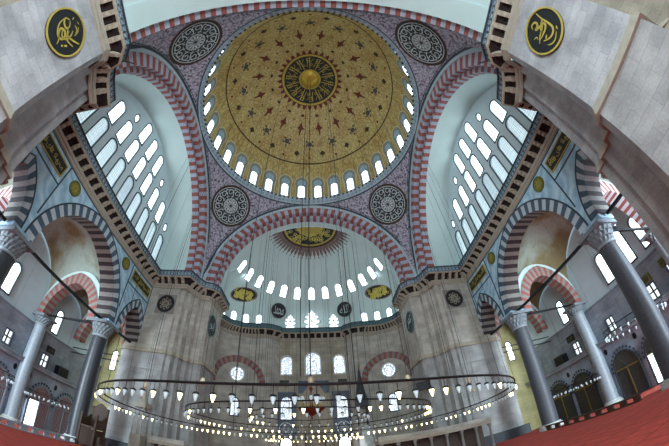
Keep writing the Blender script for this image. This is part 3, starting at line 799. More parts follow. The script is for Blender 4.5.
# crown-shaped windows over the qibla cornice
for c, w, h in ((0, 2.3, 3.1), (-3.35, 1.6, 2.4), (3.35, 1.6, 2.4)):
    P = []
    base = [(-.42, 0), (.42, 0), (.42, .14), (.22, .2), (.5, .3), (.5, .42), (.24, .48), (.46, .58), (.42, .68), (.2, .7), (.28, .82), (.1, .86), (0, 1.0), (-.1, .86), (-.28, .82), (-.2, .7), (-.42, .68), (-.46, .58), (-.24, .48), (-.5, .42), (-.5, .3), (-.22, .2), (-.42, .14)]
    P = [(c + x * w, 19.7 + y * h) for x, y in base]
    Q = [(c + x * w * 1.22, 19.62 + y * h * 1.07) for x, y in base]
    a = MB(); a.poly(Q, [P], -.05, .05, fq, 0); wo = struct(a.build(num('window'), 'moulding'), 'ornate cusped window above the qibla cornice')
    g = MB(); g.poly(P, (), .03, None, fq, 0)
    g.poly(circ(.16, c, 20.9, 6), (), -.02, None, fq, 1); g.poly(circ(.09, c, 21.6, 6), (), -.02, None, fq, 1)
    g.build('pane', ['lattpale', 'line'], wo)
# half-disc medallion of the semidome with its fringe of rays
a = MB()
def sdf(az, el, off): return sd_pt(az, el, off)
for i in range(48):
    a0, a1 = -PI / 2 + PI * i / 48, -PI / 2 + PI * (i + 1) / 48
    for e0, e1, mi, dd in ((89.9, 80, 0, .05), (80, 72, 1, .05), (72, 70.6, 2, .06), (70.6, 69, 3, .05), (69, 66, 4, .05)):
        a.face([sdf(a0, rad(e0), dd), sdf(a1, rad(e0), dd), sdf(a1, rad(e1), dd), sdf(a0, rad(e1), dd)], mi)
for i in range(27):
    az = -PI / 2 + PI * (i + .5) / 27; w = .052
    a.face([sdf(az - w, rad(66), .05), sdf(az + w, rad(66), .05), sdf(az + w * .75, rad(62.5), .05), sdf(az, rad(60), .05), sdf(az - w * .75, rad(62.5), .05)], 4)
    a.face([sdf(az - .018, rad(60), .05), sdf(az + .018, rad(60), .05), sdf(az, rad(58.3), .05)], 3)
rnd = random.Random(3)
for i in range(70):
    az = rnd.uniform(-1.45, 1.45); el = rad(rnd.uniform(72.5, 87))
    f = lambda u, v, d, az=az, el=el: sdf(az + u / (SDR * cos(el)), el + v / SDR, .08)
    ribbon(a, curl(0, 0, .36, rnd.uniform(0, 6), 1.2), .09, f, 0, 5)
mo = a.build('ceiling_semidome_medallion', ['goldpaint', 'greenblack', 'goldpaint', 'brownorn', 'rayorn', 'brightgold'], sd, merge=False); mo.name = 'gilded_half_medallion'
# gilded oval medallions in the exedra vaults
for s in (-1, 1):
    a = MB(); c = Vector((s * EX, EY, 20.6)); d_ = Vector((s * .52, .86, 0)).normalized()
    n_ = (d_ * cos(rad(42)) + Vector((0, 0, 1)) * sin(rad(42))).normalized(); e1 = Vector((0, 0, 1)).cross(n_).normalized(); e2 = n_.cross(e1)
    def ef(u, v, d, c=c, n_=n_, e1=e1, e2=e2):
        p = (n_ * 5.25 + e1 * u + e2 * v).normalized() * (5.25 - d); return (c.x + p.x, c.y + p.y, c.z + p.z * .92)
    E2 = lambda r: [(x * 1.45 * cos(.25) - y * .8 * s * sin(.25), x * 1.45 * s * sin(.25) + y * .8 * cos(.25)) for x, y in circ(r, n=28)]
    for r0, r1, mi in ((0, .35, 0), (.35, .7, 0), (.7, 1.05, 0), (1.05, 1.38, 0), (1.38, 1.6, 1)):
        A_, B_ = E2(max(r0, .001)), E2(r1)
        for i in range(28): j = (i + 1) % 28; a.face([ef(*A_[i], .05), ef(*A_[j], .05), ef(*B_[j], .05), ef(*B_[i], .05)], mi)
    rnd = random.Random(9)
    for i in range(60): ribbon(a, curl(rnd.uniform(-1.45, 1.45), rnd.uniform(-.65, .65), .3, rnd.uniform(0, 6), 1.1), .12, ef, .08, 2)
    mo = a.build('gilded_oval', ['greenblack', 'rayorn', 'brightgold'], sd, merge=False)

# exedra lower walls: striped arch, round and rectangular window
for s in (-1, 1):
    ac = rad(66)
    def cb(u, v, d, s=s): t = ac - u / ER; return (s * (EX + (ER + d) * cos(t)), -EY - (ER + d) * sin(t), v)
    a = MB(); arch_band(a, cb, 0, 10.3, 3.15, 3.3, 4.05, 4.3, -.05, .02, 28, (0, 1), (0, 1), False)
    struct(a.build(num('trim'), ['red', 'white']), 'red striped blind arch in an entrance corner')
    def cf(u, v, d, s=s): t = ac - u / ER; return (s * (EX + (ER - d) * cos(t)), EY + (ER - d) * sin(t), v)
    t = struct(empty(num('trim')), 'red striped blind arch in the %s qibla corner' % ('right' if s > 0 else 'left'))
    a = MB(); arch_band(a, lambda u, v, d: cf(u, v, -d), 0, 10.3, 3.15, 3.3, 4.05, 4.3, -.05, .02, 27, (0, 1), (0, 1), False)
    a.build('voussoirs', ['red', 'greige'], t)
    for c, z0, r in ((0, 11.9, .92),):
        a = MB(); a.poly(circ(1.12, 0, z0, 28), [circ(r, 0, z0, 28)], .1, .0, cf, 0); wo = struct(a.build(num('window'), 'whitemarble'), 'round stained window in the %s qibla corner' % ('right' if s > 0 else 'left'))
        g = MB(); g.poly(circ(r, 0, z0, 28), (), .03, None, cf, 0); g.build('pane', 'stained', wo)
        g = MB(); g.poly(circ(.62, 0, z0, 24), [circ(.55, 0, z0, 24)], .08, None, cf, 0)
        for k in range(8): g.poly([(x + .3 * cos(PI * k / 4), z0 + y + .3 * sin(PI * k / 4)) for x, y in circ(.17, n=8)], [[(x + .3 * cos(PI * k / 4), z0 + y + .3 * sin(PI * k / 4)) for x, y in circ(.12, n=8)]], .08, None, cf, 0)
        g.build('tracery', 'line', wo)
    P = winshape(1.0, 2.3); P = [(x, 6.2 + y) for x, y in P]
    a = MB(); a.poly([(x * 1.3, 7.35 + (y - 7.35) * 1.12) for x, y in P], [P], .08, 0, cf, 0); wo = struct(a.build(num('window'), 'line'), 'tall stained window low in the %s qibla corner' % ('right' if s > 0 else 'left'))
    g = MB(); g.poly(P, (), .03, None, cf, 0); g.build('pane', 'stained', wo)

exec_aisles = True
# ------------------------------------------------------------------ aisles
for s in (-1, 1):
    nm = 'right' if s > 0 else 'left'
    X0, X1 = 19.55, 27.8; cxm = (X0 + X1) / 2; hx = (X1 - X0) / 2
    # outer wall with holes for windows
    fo = lambda u, v, d, s=s: (s * (X1 + d), u, v)
    HI = [(8.6, 9.7, 1.0, 2.6), (.75, 10.0, 1.1, 3.0), (-2.2, 10.0, 1.15, 3.6), (-4.6, 10.0, 1.1, 3.0), (-8.6, 9.7, 1.0, 2.6)]
    LO = [(8.65, 5.85, 1.0, 1.25), (3.2, 6.0, .9, 1.25), (-2.4, 6.0, .95, 1.3), (-5.0, 6.4, .6, 1.2), (-9.2, 6.0, .95, 1.3)]
    sq = lambda c, z, w, h: [(c - w / 2, z), (c + w / 2, z), (c + w / 2, z + h), (c - w / 2, z + h)]
    b = MB(); b.box(-24, 24, -.5, 5.2, -.06, .02, 1, lambda u, v, d: fo(u, v, d)); b.poly([(-24, -.5), (24, -.5), (24, 9.3), (-24, 9.3)], [sq(*q) for q in LO], 0, .4, fo, 0, None, False)
    b.box(-24, 24, X1 - .12, X1 + .02, 9.2, 9.35, 0, lambda u, v, d: fo(u, d, v - X1))
    ow = struct(b.build('wall_outer_' + nm, ['stone_aisle', 'aisle_low']), 'grey stone outer wall of the %s aisle' % nm)
    b = MB(); b.poly([(-24, 9.3), (24, 9.3), (24, 19), (-24, 19)], [[(c + x, z + y) for x, y in winshape(w, h)] for c, z, w, h in HI], .1, .4, fo, 0, None, False)
    struct(b.build('wall_lunette_' + nm, 'wallgrey'), 'pale plaster lunettes above the %s aisle wall' % nm)
    for c, z, w, h in HI:
        P = [(c + x, z + y) for x, y in winshape(w, h)]; cz = z + h / 2
        a = MB(); a.poly([(c + (p[0] - c) * 1.2, cz + (p[1] - cz) * 1.1) for p in P], [P], -.05, .05, fo, 0); wo = struct(a.build(num('window'), 'line'), 'high arched window in the %s aisle' % nm)
        g = MB(); g.poly(P, (), .2, None, fo, 0); g.build('pane', 'tympglass', wo)
    for q in LO:
        c, z, w, h = q; P = sq(*q)
        a = MB(); a.poly(sq(c, z - .1, w + .2, h + .2), [P], -.05, .05, fo, 0); wo = struct(a.build(num('window'), 'line'), 'small rectangular gallery window in the %s aisle' % nm)
        g = MB(); g.poly(P, (), .2, None, fo, 0); g.build('pane', 'lattpale', wo)
        g = MB(); g.box(.1, .18, c - .07, c + .07, z, z + h, 0, lambda d, u, v: fo(u, v, d)); g.box(.1, .18, c - w / 2, c + w / 2, z + h * .45, z + h * .45 + .13, 0, lambda d, u, v: fo(u, v, d)); g.build('glazing_bars', 'black', wo)
    # end walls
    b = MB(); b.poly([(X0, -.5), (X1, -.5), (X1, 19), (X0, 19)], [[(23.2 + x, -.5 + y) for x, y in winshape(1.6, 3.0)], [(24.4 + x, 9.2 + y) for x, y in winshape(.9, 2.6)], [(26.1 + x, 9.2 + y) for x, y in winshape(.9, 2.6)]], 0, .3, lambda u, v, d, s=s: (s * u, 18.4 + d, v), 0, None, False)
    struct(b.build('wall_end_' + nm, 'end'), 'end wall of the %s aisle beyond the far pier' % nm)
    for cx_, z, w, h in ((24.4, 9.2, .9, 2.6), (26.1, 9.2, .9, 2.6)):
        P = [(cx_ + x, z + y) for x, y in winshape(w, h)]; fe = lambda u, v, d, s=s: (s * u, 18.4 + d, v)
        a = MB(); a.poly([(cx_ + (p[0] - cx_) * 1.2, z + h / 2 + (p[1] - z - h / 2) * 1.1) for p in P], [P], -.05, .05, fe, 0); wo = struct(a.build(num('window'), 'line'), 'tall window in the end wall of the %s aisle' % nm)
        g = MB(); g.poly(P, (), .15, None, fe, 0); g.build('pane', 'tympglass', wo)
    P = [(23.2 + x, -.5 + y) for x, y in winshape(1.6, 3.0)]; a = MB(); a.poly(P, (), .25, .3, lambda u, v, d, s=s: (s * u, 18.4 + d, v), 0)
    struct(a.build(num('door'), 'wood'), 'arched wooden door at the end of the %s aisle' % nm)
    # sail vaults between cross arches
    for (y0, y1, q) in ((-5.85, 5.85, 1), (5.85, 12.3, 1), (-12.3, -5.85, 1), (12.3, 18.4, 1)):
        b = MB(); cy = (y0 + y1) / 2; hy = (y1 - y0) / 2; r = sqrt(hx * hx + hy * hy); N = 20
        g = lambda i, j: (cxm - hx + 2 * hx * i / N, cy - hy + 2 * hy * j / N)
        for i in range(N):
            for j in range(N):
                P = []
                for ii, jj in ((i, j), (i + 1, j), (i + 1, j + 1), (i, j + 1)):
                    x, y = g(ii, jj); P.append((s * x, y, 11.6 + sqrt(max(0, r * r - (x - cxm) ** 2 - (y - cy) ** 2))))
                b.face(P, 0, [(p[0], p[1]) for p in P])
        struct(b.build('ceiling_aisle_' + nm, 'vault', None, True), 'stained plaster sail vault over the %s aisle' % nm)
    for yc, mats in ((5.85, ('red', 'greige')), (-5.85, ('red', 'white')), (12.3, ('red', 'greige')), (-12.3, ('red', 'greige'))):
        t = struct(empty(num('trim')), 'red and white striped cross arch in the %s aisle' % nm)
        a = MB(); arch_band(a, lambda u, v, d, s=s, yc=yc: (s * (cxm + u), yc + d, v), 0, 10.5, 3.15, 3.75, 4.12, 5.0, -.6, .6, 34, (0, 1), (0, 1), True, False)
        a.build('voussoirs', list(mats), t)
        w = MB()
        top = [(4.12 * cos(PI * i / 28), 11.6 + 4.15 * sin(PI * i / 28)) for i in range(29)]; ar_ = [(x, 10.5 + y) for x, y in arch(3.6, 4.4, 28)]
        for i in range(28): w.face([(s * (cxm + p[0]), yc + dd, p[1]) for p, dd in ((top[i], -.5), (top[i + 1], -.5), (ar_[i + 1], -.5), (ar_[i], -.5))]); w.face([(s * (cxm + p[0]), yc + .5, p[1]) for p in (top[i], top[i + 1], ar_[i + 1], ar_[i])])
        w.build('spandrel', 'plaster', t)
    # lunette above springing between bays over arcade handled by the side wall
    # gallery ledge
    b = MB(); b.box(X1 - .95, X1, -18, 18.3, 5.15, 5.5, 0, lambda x, y, z, s=s: (s * x, y, z)); b.box(X1 - 1.05, X1, -18, 18.3, 5.5, 5.62, 1, lambda x, y, z, s=s: (s * x, y, z))
    struct(b.build(num('trim'), ['stone_aisle', 'granite_pale']), 'stone gallery ledge along the %s aisle' % nm)

# ------------------------------------------------------------------ columns
def column(x, y, r, h, caph, mat, lab, base=.45):
    t = tag(empty('column', (x, y, 0)), lab, 'column')
    a = MB(); a.lathe([(0, 0), (r * 1.5, 0), (r * 1.5, .18), (r * 1.38, .22), (r * 1.42, .3), (r * 1.2, .38), (r * 1.22, base), (0, base)], n=28); a.build('base', 'whitemarble', t, True)
    a = MB(); a.lathe([(r * 1.06, base), (r * 1.03, base + .2), (r * 1.02, h * .4), (r * .93, h - caph)], n=32); a.build('shaft', mat, t, True)
    a = MB(); a.lathe([(r * 1.0, -.08), (r * 1.07, -.02), (r * 1.07, .06), (r * .98, .1)], (0, 0, h - caph), 28); a.build('neck_ring', 'granite_pale', t, True)
    a = MB(); n = 8                              # muqarnas capital: three tiers of little niches
    for tier in range(3):
        z0 = h - caph + .1 + tier * (caph - .35) / 3; z1 = z0 + (caph - .35) / 3; ra = r * (1.0 + .17 * tier); rb = r * (1.17 + .17 * tier); m_ = 16
        for k in range(m_):
            t0 = 2 * PI * (k + tier * .5) / m_; t1 = t0 + PI / m_; t2 = t0 + 2 * PI / m_
            lo = [(ra * cos(v), ra * sin(v), z0) for v in (t0, t1, t2)]; hi = [(rb * cos(v), rb * sin(v), z1) for v in (t0, t2)]; mid = ((ra + rb) * .47 * cos(t1), (ra + rb) * .47 * sin(t1), z1)
            a.face([lo[0], lo[1], mid, hi[0]]); a.face([lo[1], lo[2], hi[1], mid]); a.face([hi[0], mid, hi[1]])
    a.box(-r * 1.55, r * 1.55, -r * 1.55, r * 1.55, h - .26, h); a.build('muqarnas_capital', 'capital', t)
    return t
LAB = {(1, 1): 'huge granite column standing by the low rail at right', (-1, 1): 'huge shade-darkened granite column at left beside the carved chair', (1, -1): 'nearest granite column at far right edge under its capital', (-1, -1): 'nearest granite column at far left edge under its capital'}
for (sx, sy), lab in LAB.items():
    column(sx * 18.72, sy * 5.9, .72, 10.6, 1.35, 'granite' if sx > 0 else 'granite_dark', lab)  # left shafts darker: their backlit shade is in the granite colour
for (sx, sy), lab in {(1, 1): 'pale wall column between lattice screens of the right aisle', (-1, 1): 'pale wall column beside the bright doorway of the left aisle',
                      (1, -1): 'near wall column of the right aisle', (-1, -1): 'near wall column of the left aisle'}.items():
    column(sx * 27.0, sy * 5.9, .68, 10.8, 1.0, 'granite_pale', lab).location.z = -.5

# ------------------------------------------------------------------ tie rods
TR = []
for s in (-1, 1):
    nm = 'right' if s > 0 else 'left'
    for (y0, y1, what) in ((-5.3, 5.3, 'across the wide arch of the %s arcade' % nm), (7.3, 10.7, 'across the far narrow arch of the %s arcade' % nm), (-10.7, -7.3, 'across the near narrow arch of the %s arcade' % nm)):
        a = MB(); a.box(-.09, .09, y0, y1, -.1, .1); tag(a.build('tie_rod', 'black', None, loc=(s * 18.72, 0, 10.8)), 'black iron tie rod ' + what, 'tie rod', 'tie rods of the arcades')
    for y, what in ((5.9, 'crossing the %s aisle from the far column' % nm), (-5.9, 'crossing the %s aisle from the near column' % nm)):
        a = MB(); a.box(18.72, 26.9, -.08, .08, -.09, .09, 0, lambda x, y_, z, s=s: (s * x, y_, z)); tag(a.build('tie_rod', 'black', None, loc=(0, y, 10.55)), 'black iron tie rod ' + what, 'tie rod', 'tie rods of the arcades')
    for yy in (12.0,):
        for zz in (8.9, 9.5):
            a = MB(); a.box(19.4, 27.6, -.05, .05, -.05, .05, 0, lambda x, y_, z, s=s: (s * x, y_, z)); tag(a.build('tie_rod', 'black', None, loc=(0, yy, zz)), ('upper' if zz > 9 else 'lower') + ' of two thin tie rods before the %s end windows' % nm, 'tie rod', 'tie rods of the arcades')

# ------------------------------------------------------------------ calligraphy roundels and panels
def strokes_ali(mb, fn, d, mi):
    S_ = [([(-.15, .62), (-.02, .75), (.16, .68), (.2, .5), (.05, .4), (-.1, .45), (-.02, .33), (.2, .25), (.42, .28)], .13),
          ([(-.1, .05), (.05, .2), (.28, .18), (.3, .0), (.1, -.08), (-.2, -.05), (-.42, .0)], .12),
          ([(.62, .72), (.48, .3), (.42, -.1), (.3, -.45), (.02, -.55), (-.25, -.42), (-.42, -.2)], .12),
          ([(-.62, -.05), (-.3, .08), (.15, .12), (.5, .3)], .09), ([(-.5, -.5), (-.35, -.7), (-.1, -.78), (.2, -.7)], .08),
          ([(-.55, .35), (-.4, .25), (-.5, .12)], .06), ([(-.3, -.3), (-.1, -.25)], .1), ([(.3, -.72), (.42, -.6)], .08)]
    for p, w in S_: ribbon(mb, smoothpts(p, 5), lambda t, w=w: w * (.32 + .6 * sin(PI * t)), fn, d, mi)
def strokes_two(mb, fn, d, mi):
    S_ = [([(-.6, .1), (-.5, -.2), (-.3, -.4), (0, -.5), (.2, -.35), (.12, -.15), (-.1, -.1), (-.25, -.25), (-.1, -.42), (.15, -.52), (.3, -.7)], .12),
          ([(-.45, .35), (-.6, .15), (-.4, .0), (-.15, .05), (-.2, .25), (-.4, .35)], .1),
          ([(.0, .15), (.15, .0), (.35, .1), (.62, .35), (.74, .5)], .1), ([(.72, .1), (.35, -.1), (0, .05), (-.2, .15)], .09),
          ([(.05, .35), (.2, .2), (.3, -.1), (.1, -.3), (-.15, -.2)], .1), ([(.3, .35), (.2, .6), (.0, .72)], .06), ([(-.15, .55), (.1, .6), (.2, .45)], .06),
          ([(.5, -.35), (.58, -.2)], .1), ([(.42, -.5), (.5, -.42)], .1), ([(-.5, .62), (-.42, .5)], .06), ([(-.25, .75), (-.1, .8)], .05)]
    for p, w in S_: ribbon(mb, smoothpts(p, 5), lambda t, w=w: w * (.32 + .6 * sin(PI * t)), fn, d, mi)
def roundel(name, fn, R, lab, writer, grp, ring='goldpaint', ground='plaque', ink='goldpaint', ell=1.0, square=False, loc=(0, 0, 0)):
    t = tag(empty(name, loc), lab, 'roundel', grp)
    f2 = lambda u, v, d: tuple(Vector(fn(u * ell, v, d)) - Vector(loc))
    a = MB(); a.poly(circ(R, n=40), (), 0, .06, f2, 0); a.build('disc', ground, t)
    a = MB(); a.poly(circ(R, n=40), [circ(R * .93, n=40)], .05, .12, f2, 0, None, True); a.build('rim', ring, t)
    a = MB(); writer(a, lambda u, v, d: f2(u * R * .92, v * R * .92, d), .09, 0); a.build('script', ink, t, merge=False)
    if square: a = MB(); a.poly([(-R * 1.12, -R * 1.12), (R * 1.12, -R * 1.12), (R * 1.12, R * 1.12), (-R * 1.12, R * 1.12)], (), -.02, .02, f2, 0); a.build('square_mount', 'greige', t)
    return t
def gw(text, w=1.3, h=1.2):
    g = glyph_mesh(text, 1.0)
    if not g[0]: return lambda mb, fn, d, mi: None
    wx = max(v[0] for v in g[0]) * 2; hy = max(v[1] for v in g[0]) * 2
    def wr(mb, fn, d, mi): put_glyph(mb, g, fn, d, mi, w / wx, h / hy)
    return wr
def rosette(mb, fn, d, mi):
    for k in range(8):
        t = 2 * PI * k / 8
        ribbon(mb, curl(.6 * cos(t), .6 * sin(t), .25, t + 2, 1.1), .07, fn, d, mi); ribbon(mb, curl(.32 * cos(t + .4), .32 * sin(t + .4), .15, t, -1), .05, fn, d, mi)
    ribbon(mb, [(.13 * cos(j * .6), .13 * sin(j * .6)) for j in range(12)], .05, fn, d, mi)
GR = 'black calligraphy roundels'
# near piers: faces at x = +-11.4 (u runs along y so the script reads from the nave)
roundel('calligraphy_roundel', lambda u, v, d: (11.38 - d, -15.55 - u, 15.0 + v), 1.42, 'large black roundel with gold script on the near right pier', strokes_ali, GR, ell=.86, loc=(11.38, -15.55, 15.0))
roundel('calligraphy_roundel', lambda u, v, d: (-11.38 + d, -15.5 + u, 15.0 + v), 1.42, 'large black roundel with gold script on the near left pier', strokes_two, GR, ell=.86, loc=(-11.38, -15.5, 15.0))
wu = gw('\uFEEE\uFE91\uFE8D', 1.2, 1.1); wo_ = gw('\uFEAE\uFEE4\uFECB', 1.3, 1.1)
roundel('calligraphy_roundel', lambda u, v, d: (11.38 - d, 14.6 - u, 15.0 + v), 1.26, 'narrow-looking teal roundel on the inner face of the far right pier', wo_, GR, 'railteal', 'greenblack', 'pale', loc=(11.38, 14.6, 15.0))
roundel('calligraphy_roundel', lambda u, v, d: (-11.38 + d, 14.6 + u, 15.0 + v), 1.26, 'narrow-looking teal roundel on the inner face of the far left pier', wu, GR, 'railteal', 'greenblack', 'pale', loc=(-11.38, 14.6, 15.0))
for s in (-1, 1):
    nm = 'right' if s > 0 else 'left'
    roundel('dark_roundel', lambda u, v, d, s=s: (s * 15.6 + u, 10.66 - d, 15.55 + v), 1.02, 'dark roundel in a square mount facing out on the far %s pier' % nm, rosette, 'dark mounted roundels', 'darkpaint_shade', 'plaque', 'corbel', square=True, loc=(s * 15.6, 10.66, 15.55))
    az = rad(28.3 * s); el = rad(13.2)
    nrm = Vector((sin(az) * cos(el), cos(az) * cos(el), sin(el))); e1 = Vector((cos(az), -sin(az), 0)); e2 = e1.cross(nrm) * 1; C = Vector(sd_pt(az, el, .35))
    if e2.z < 0: e2 = -e2
    roundel('calligraphy_roundel', lambda u, v, d, C=C, e1=e1, e2=e2, nrm=nrm: tuple(C + e1 * u + e2 * v - nrm * d), 1.2, ('black roundel with pale script between semidome windows, on the %s' % nm),
            gw('\uFEEA\uFEE0\uFEDF\uFE8D' if s > 0 else '\uFEAA\uFEE4\uFEA4\uFEE3', 1.45, 1.2), GR, 'charcoal', 'plaque', 'pale', loc=tuple(C))
    for yy, what in ((-4.75, 'near side of the wide arch'), (4.75, 'far side of the wide arch')):
        roundel('gilded_roundel', lambda u, v, d, s=s, yy=yy: (s * (XW - .02 - d), yy + u, 16.55 + v), .62, 'small gilded roundel above the %s on the %s wall' % (what, nm), rosette, 'small gilded roundels', 'olive', 'olive', 'goldpaint', loc=(s * (XW - .02), yy, 16.55))
    rnd = random.Random(11)
    for yy, what in ((-8.35, 'near'), (8.35, 'far')):
        t = tag(empty('wall_plaque', (s * (XW - .02), yy, 16.45)), 'long %s panel of gold script on the %s wall' % (what, nm), 'panel', 'script panels on the side walls')
        f2 = lambda u, v, d, s=s: (-s * d, -s * u if s < 0 else -u, v)
        f2 = lambda u, v, d, s=s: (-s * d, -u * s, v)
        a = MB(); a.poly([(-1.85, -.5), (1.85, -.5), (1.85, .5), (-1.85, .5)], (), 0, .05, f2, 0); a.build('ground', 'greenblack', t)
        a = MB(); 
        for u0, u1, v0, v1 in ((-1.95, 1.95, -.58, -.48), (-1.95, 1.95, .48, .58), (-1.95, -1.85, -.48, .48), (1.85, 1.95, -.48, .48)): a.box(u0, u1, .0, .08, v0, v1, 0, lambda u, d, v: f2(u, v, d))
        a.build('border', 'goldpaint', t)
        a = MB()
        g1 = glyph_mesh('\uFEEA\uFEE0\uFEDF\uFE8D \uFEEF\uFEE0\uFECB \uFEAA\uFEE4\uFEA4\uFEE3', 1); wx = max(v[0] for v in g1[0]) * 2; hy = max(v[1] for v in g1[0]) * 2
        put_glyph(a, g1, f2, .07, 0, 3.3 / wx, .6 / hy)
        for i in range(10): ribbon(a, curl(rnd.uniform(-1.6, 1.6), rnd.uniform(-.25, .25), .18, rnd.uniform(0, 6), 1), .06, f2, .075, 0)
        a.build('script', 'goldpaint', t, merge=False)

# ------------------------------------------------------------------ tile panels, small plaques, mihrab
for s in (-1, 1):
    nm = 'right' if s > 0 else 'left'
    t = tag(empty('tile_panel', (s * 3.8, 26.05, 0)), 'dark blue tiled surround of the %s window beside the mihrab' % nm, 'tile panel', 'tile panels of the qibla wall')
    fp = lambda u, v, d: (u, -d, v)
    a = MB(); a.poly([(-1.35, 3.7), (1.35, 3.7), (1.35, 9.9), (-1.35, 9.9)], [winshape(1.75, 3.4)] and [[(x, 5.95 + y) for x, y in winshape(1.8, 3.45)]], 0, .06, fp, 0); a.build('tiles', 'tileblue', t)
    a = MB(); a.poly(circ(.95, 0, 4.75, 32), [circ(.82, 0, 4.75, 32)], .06, .1, fp, 0); a.poly(circ(.8, 0, 4.75, 32), (), .05, .08, fp, 1)
    rosette(a, lambda u, v, d: fp(u * .8, 4.75 + v * .8, d), .11, 0); a.build('tile_roundel', ['pale', 'tileblue'], t, merge=False)
    t = tag(empty('script_plaque', (s * 4.05, 26.05, 11.2)), 'small dark plaque with faint script, %s above the tiles' % nm, 'plaque', 'small plaques of the qibla wall')
    a = MB(); a.poly([(-.62, -.42), (.62, -.42), (.62, .42), (-.62, .42)], (), 0, .06, fp, 0); a.build('board', 'plaque', t)
    a = MB(); gw('\uFEEA\uFEE0\uFEDF\uFE8D', .9, .5)(a, fp, .09, 0); a.build('script', 'olive', t, merge=False)
t = tag(empty('mihrab', (0, 26.0, 0)), 'tall marble mihrab in the middle of the qibla wall', 'mihrab')
fp = lambda u, v, d: (u, -d, v)
a = MB(); nich = [(-1.1, 0), (1.1, 0), (1.1, 4.5)] + [(.9, 5.1), (.6, 5.7), (.3, 6.3), (0, 6.9), (-.3, 6.3), (-.6, 5.7), (-.9, 5.1)] + [(-1.1, 4.5)]
a.poly([(-2.2, 0), (2.2, 0), (2.2, 9.3), (-2.2, 9.3)], [nich], .0, .35, fp, 0); a.build('frame', 'corbel', t)
a = MB(); a.lathe([(1.1, 0), (1.1, 4.6), (.85, 5.3), (.5, 6.1), (0, 6.9)], (0, .1, 0), 10, 0, 0, PI); a.build('niche', 'qibla', t)
a = MB(); a.poly([(-2.35, 9.3), (2.35, 9.3), (2.35, 9.55), (1.4, 9.6), (.9, 10.4), (0, 11.2), (-.9, 10.4), (-1.4, 9.6), (-2.35, 9.55)], (), .0, .4, fp, 0); a.build('crest', 'corbel', t)
a = MB(); a.poly([(-2.1, 9.75), (-1.5, 9.75), (-1.0, 10.6), (-.3, 11.3), (.3, 11.3), (1.0, 10.6), (1.5, 9.75), (2.1, 9.75), (2.1, 11.5), (-2.1, 11.5)], (), .0, .08, fp, 0); a.build('tile_spandrel', 'tileblue', t)
for k in (-1, 1):
    a = MB(); a.lathe([(0, 0), (.14, 0), (.14, .2), (.09, .3), (.09, 4.2), (.15, 4.4), (.15, 4.6), (0, 4.6)], (k * 1.25, -.45, 0), 10); a.build('side_shaft', 'granite', t, True)

# minbar
t = tag(empty('minbar', (5.9, 21.6, 0)), 'white marble minbar with a tall dark pointed cap right of the mihrab', 'minbar')
a = MB(); a.poly([(-5.5, 0), (1.2, 0), (1.2, 4.6), (0, 4.6)], (), -.6, .6, lambda u, v, d: (d, u, v), 0); a.build('stair_flank', 'whitemarble', t)
a = MB()
for i in range(18): a.box(-.5, .5, -5.4 + i * .3, 0, i * .25, i * .25 + .25)
a.build('steps', 'whitemarble', t)
for sx in (-.55, .55):
    a = MB(); a.poly([(-5.5, .1), (0, 4.7), (0, 5.6), (-5.5, 1.0)], (), sx - .05, sx + .05, lambda u, v, d: (d, u, v), 0); a.build('balustrade', 'whitemarble', t)
    for y in (0.05, 1.15):
        a = MB(); a.lathe([(0, 0), (.11, 0), (.08, .15), (.08, 2.2), (.13, 2.4), (0, 2.4)], (sx, y, 4.6), 10); a.build('canopy_post', 'charcoal', t, True)
a = MB(); a.box(-.75, .75, -.15, 1.35, 7.0, 7.9); a.build('canopy_box', 'charcoal', t)
a = MB(); a.lathe([(.74, 7.9), (.78, 8.0), (.55, 9.0), (.33, 10.2), (.12, 11.6), (.04, 12.1), (0, 12.1)], (0, .6, 0), 8); a.build('pointed_cap', 'charcoal', t)
a = MB(); a.lathe([(0, 12.1), (.12, 12.25), (.03, 12.4), (.09, 12.55), (.02, 12.7), (.02, 12.95), (0, 12.95)], (0, .6, 0), 10); a.build('finial', 'brass', t, True)
# small spired canopy before the left pier
t = tag(empty('canopied_pulpit', (-14.9, 9.4, 0)), 'slim brown pulpit with a small spire before the far left pier', 'pulpit')
a = MB(); a.box(-.55, .55, -.5, .5, 0, 1.9); a.build('body', 'brownstone', t)
for sx in (-.45, .45):
    for sy in (-.4, .4): a = MB(); a.lathe([(0, 1.9), (.07, 1.9), (.06, 4.3), (0, 4.3)], (sx, sy, 0), 8); a.build('post', 'brownstone', t, True)
a = MB(); a.box(-.6, .6, -.55, .55, 4.3, 4.75); a.build('canopy', 'brownstone', t)
a = MB(); a.lathe([(.5, 4.75), (.3, 5.5), (.08, 6.5), (0, 6.6)], (0, 0, 0), 8); a.build('spire', 'brownstone', t)
# muezzin platform at the right pier, smaller lodge at the left pier
def lodge(name, x0, x1, y0, y1, z, lab, n):
    t = tag(empty(name, ((x0 + x1) / 2, (y0 + y1) / 2, 0)), lab, 'platform'); cx, cy = (x0 + x1) / 2, (y0 + y1) / 2; hx_, hy_ = (x1 - x0) / 2, (y1 - y0) / 2
    a = MB(); a.box(-hx_, hx_, -hy_, hy_, z, z + .18); a.box(-hx_ - .08, hx_ + .08, -hy_ - .08, hy_ + .08, z + .18, z + .28); a.build('deck', 'corbel', t)
    a = MB(); a.box(-hx_, hx_, -hy_, -hy_ + .1, z + .28, z + .6); a.build('parapet', 'stone_far', t)
    for k in range(n):
        for yy in (-hy_ + .15,):
            a = MB(); a.lathe([(0, 0), (.2, 0), (.2, .15), (.12, .25), (.11, z - .3), (.19, z - .1), (.19, z), (0, z)], (-hx_ + .2 + (2 * hx_ - .4) * k / (n - 1), yy, 0), 10); a.build('post', 'greige', t, True)
    a = MB(); a.box(-hx_ + .1, hx_ - .1, hy_ - .2, hy_ - .1, 0, z); a.build('back_panel', 'wood', t)
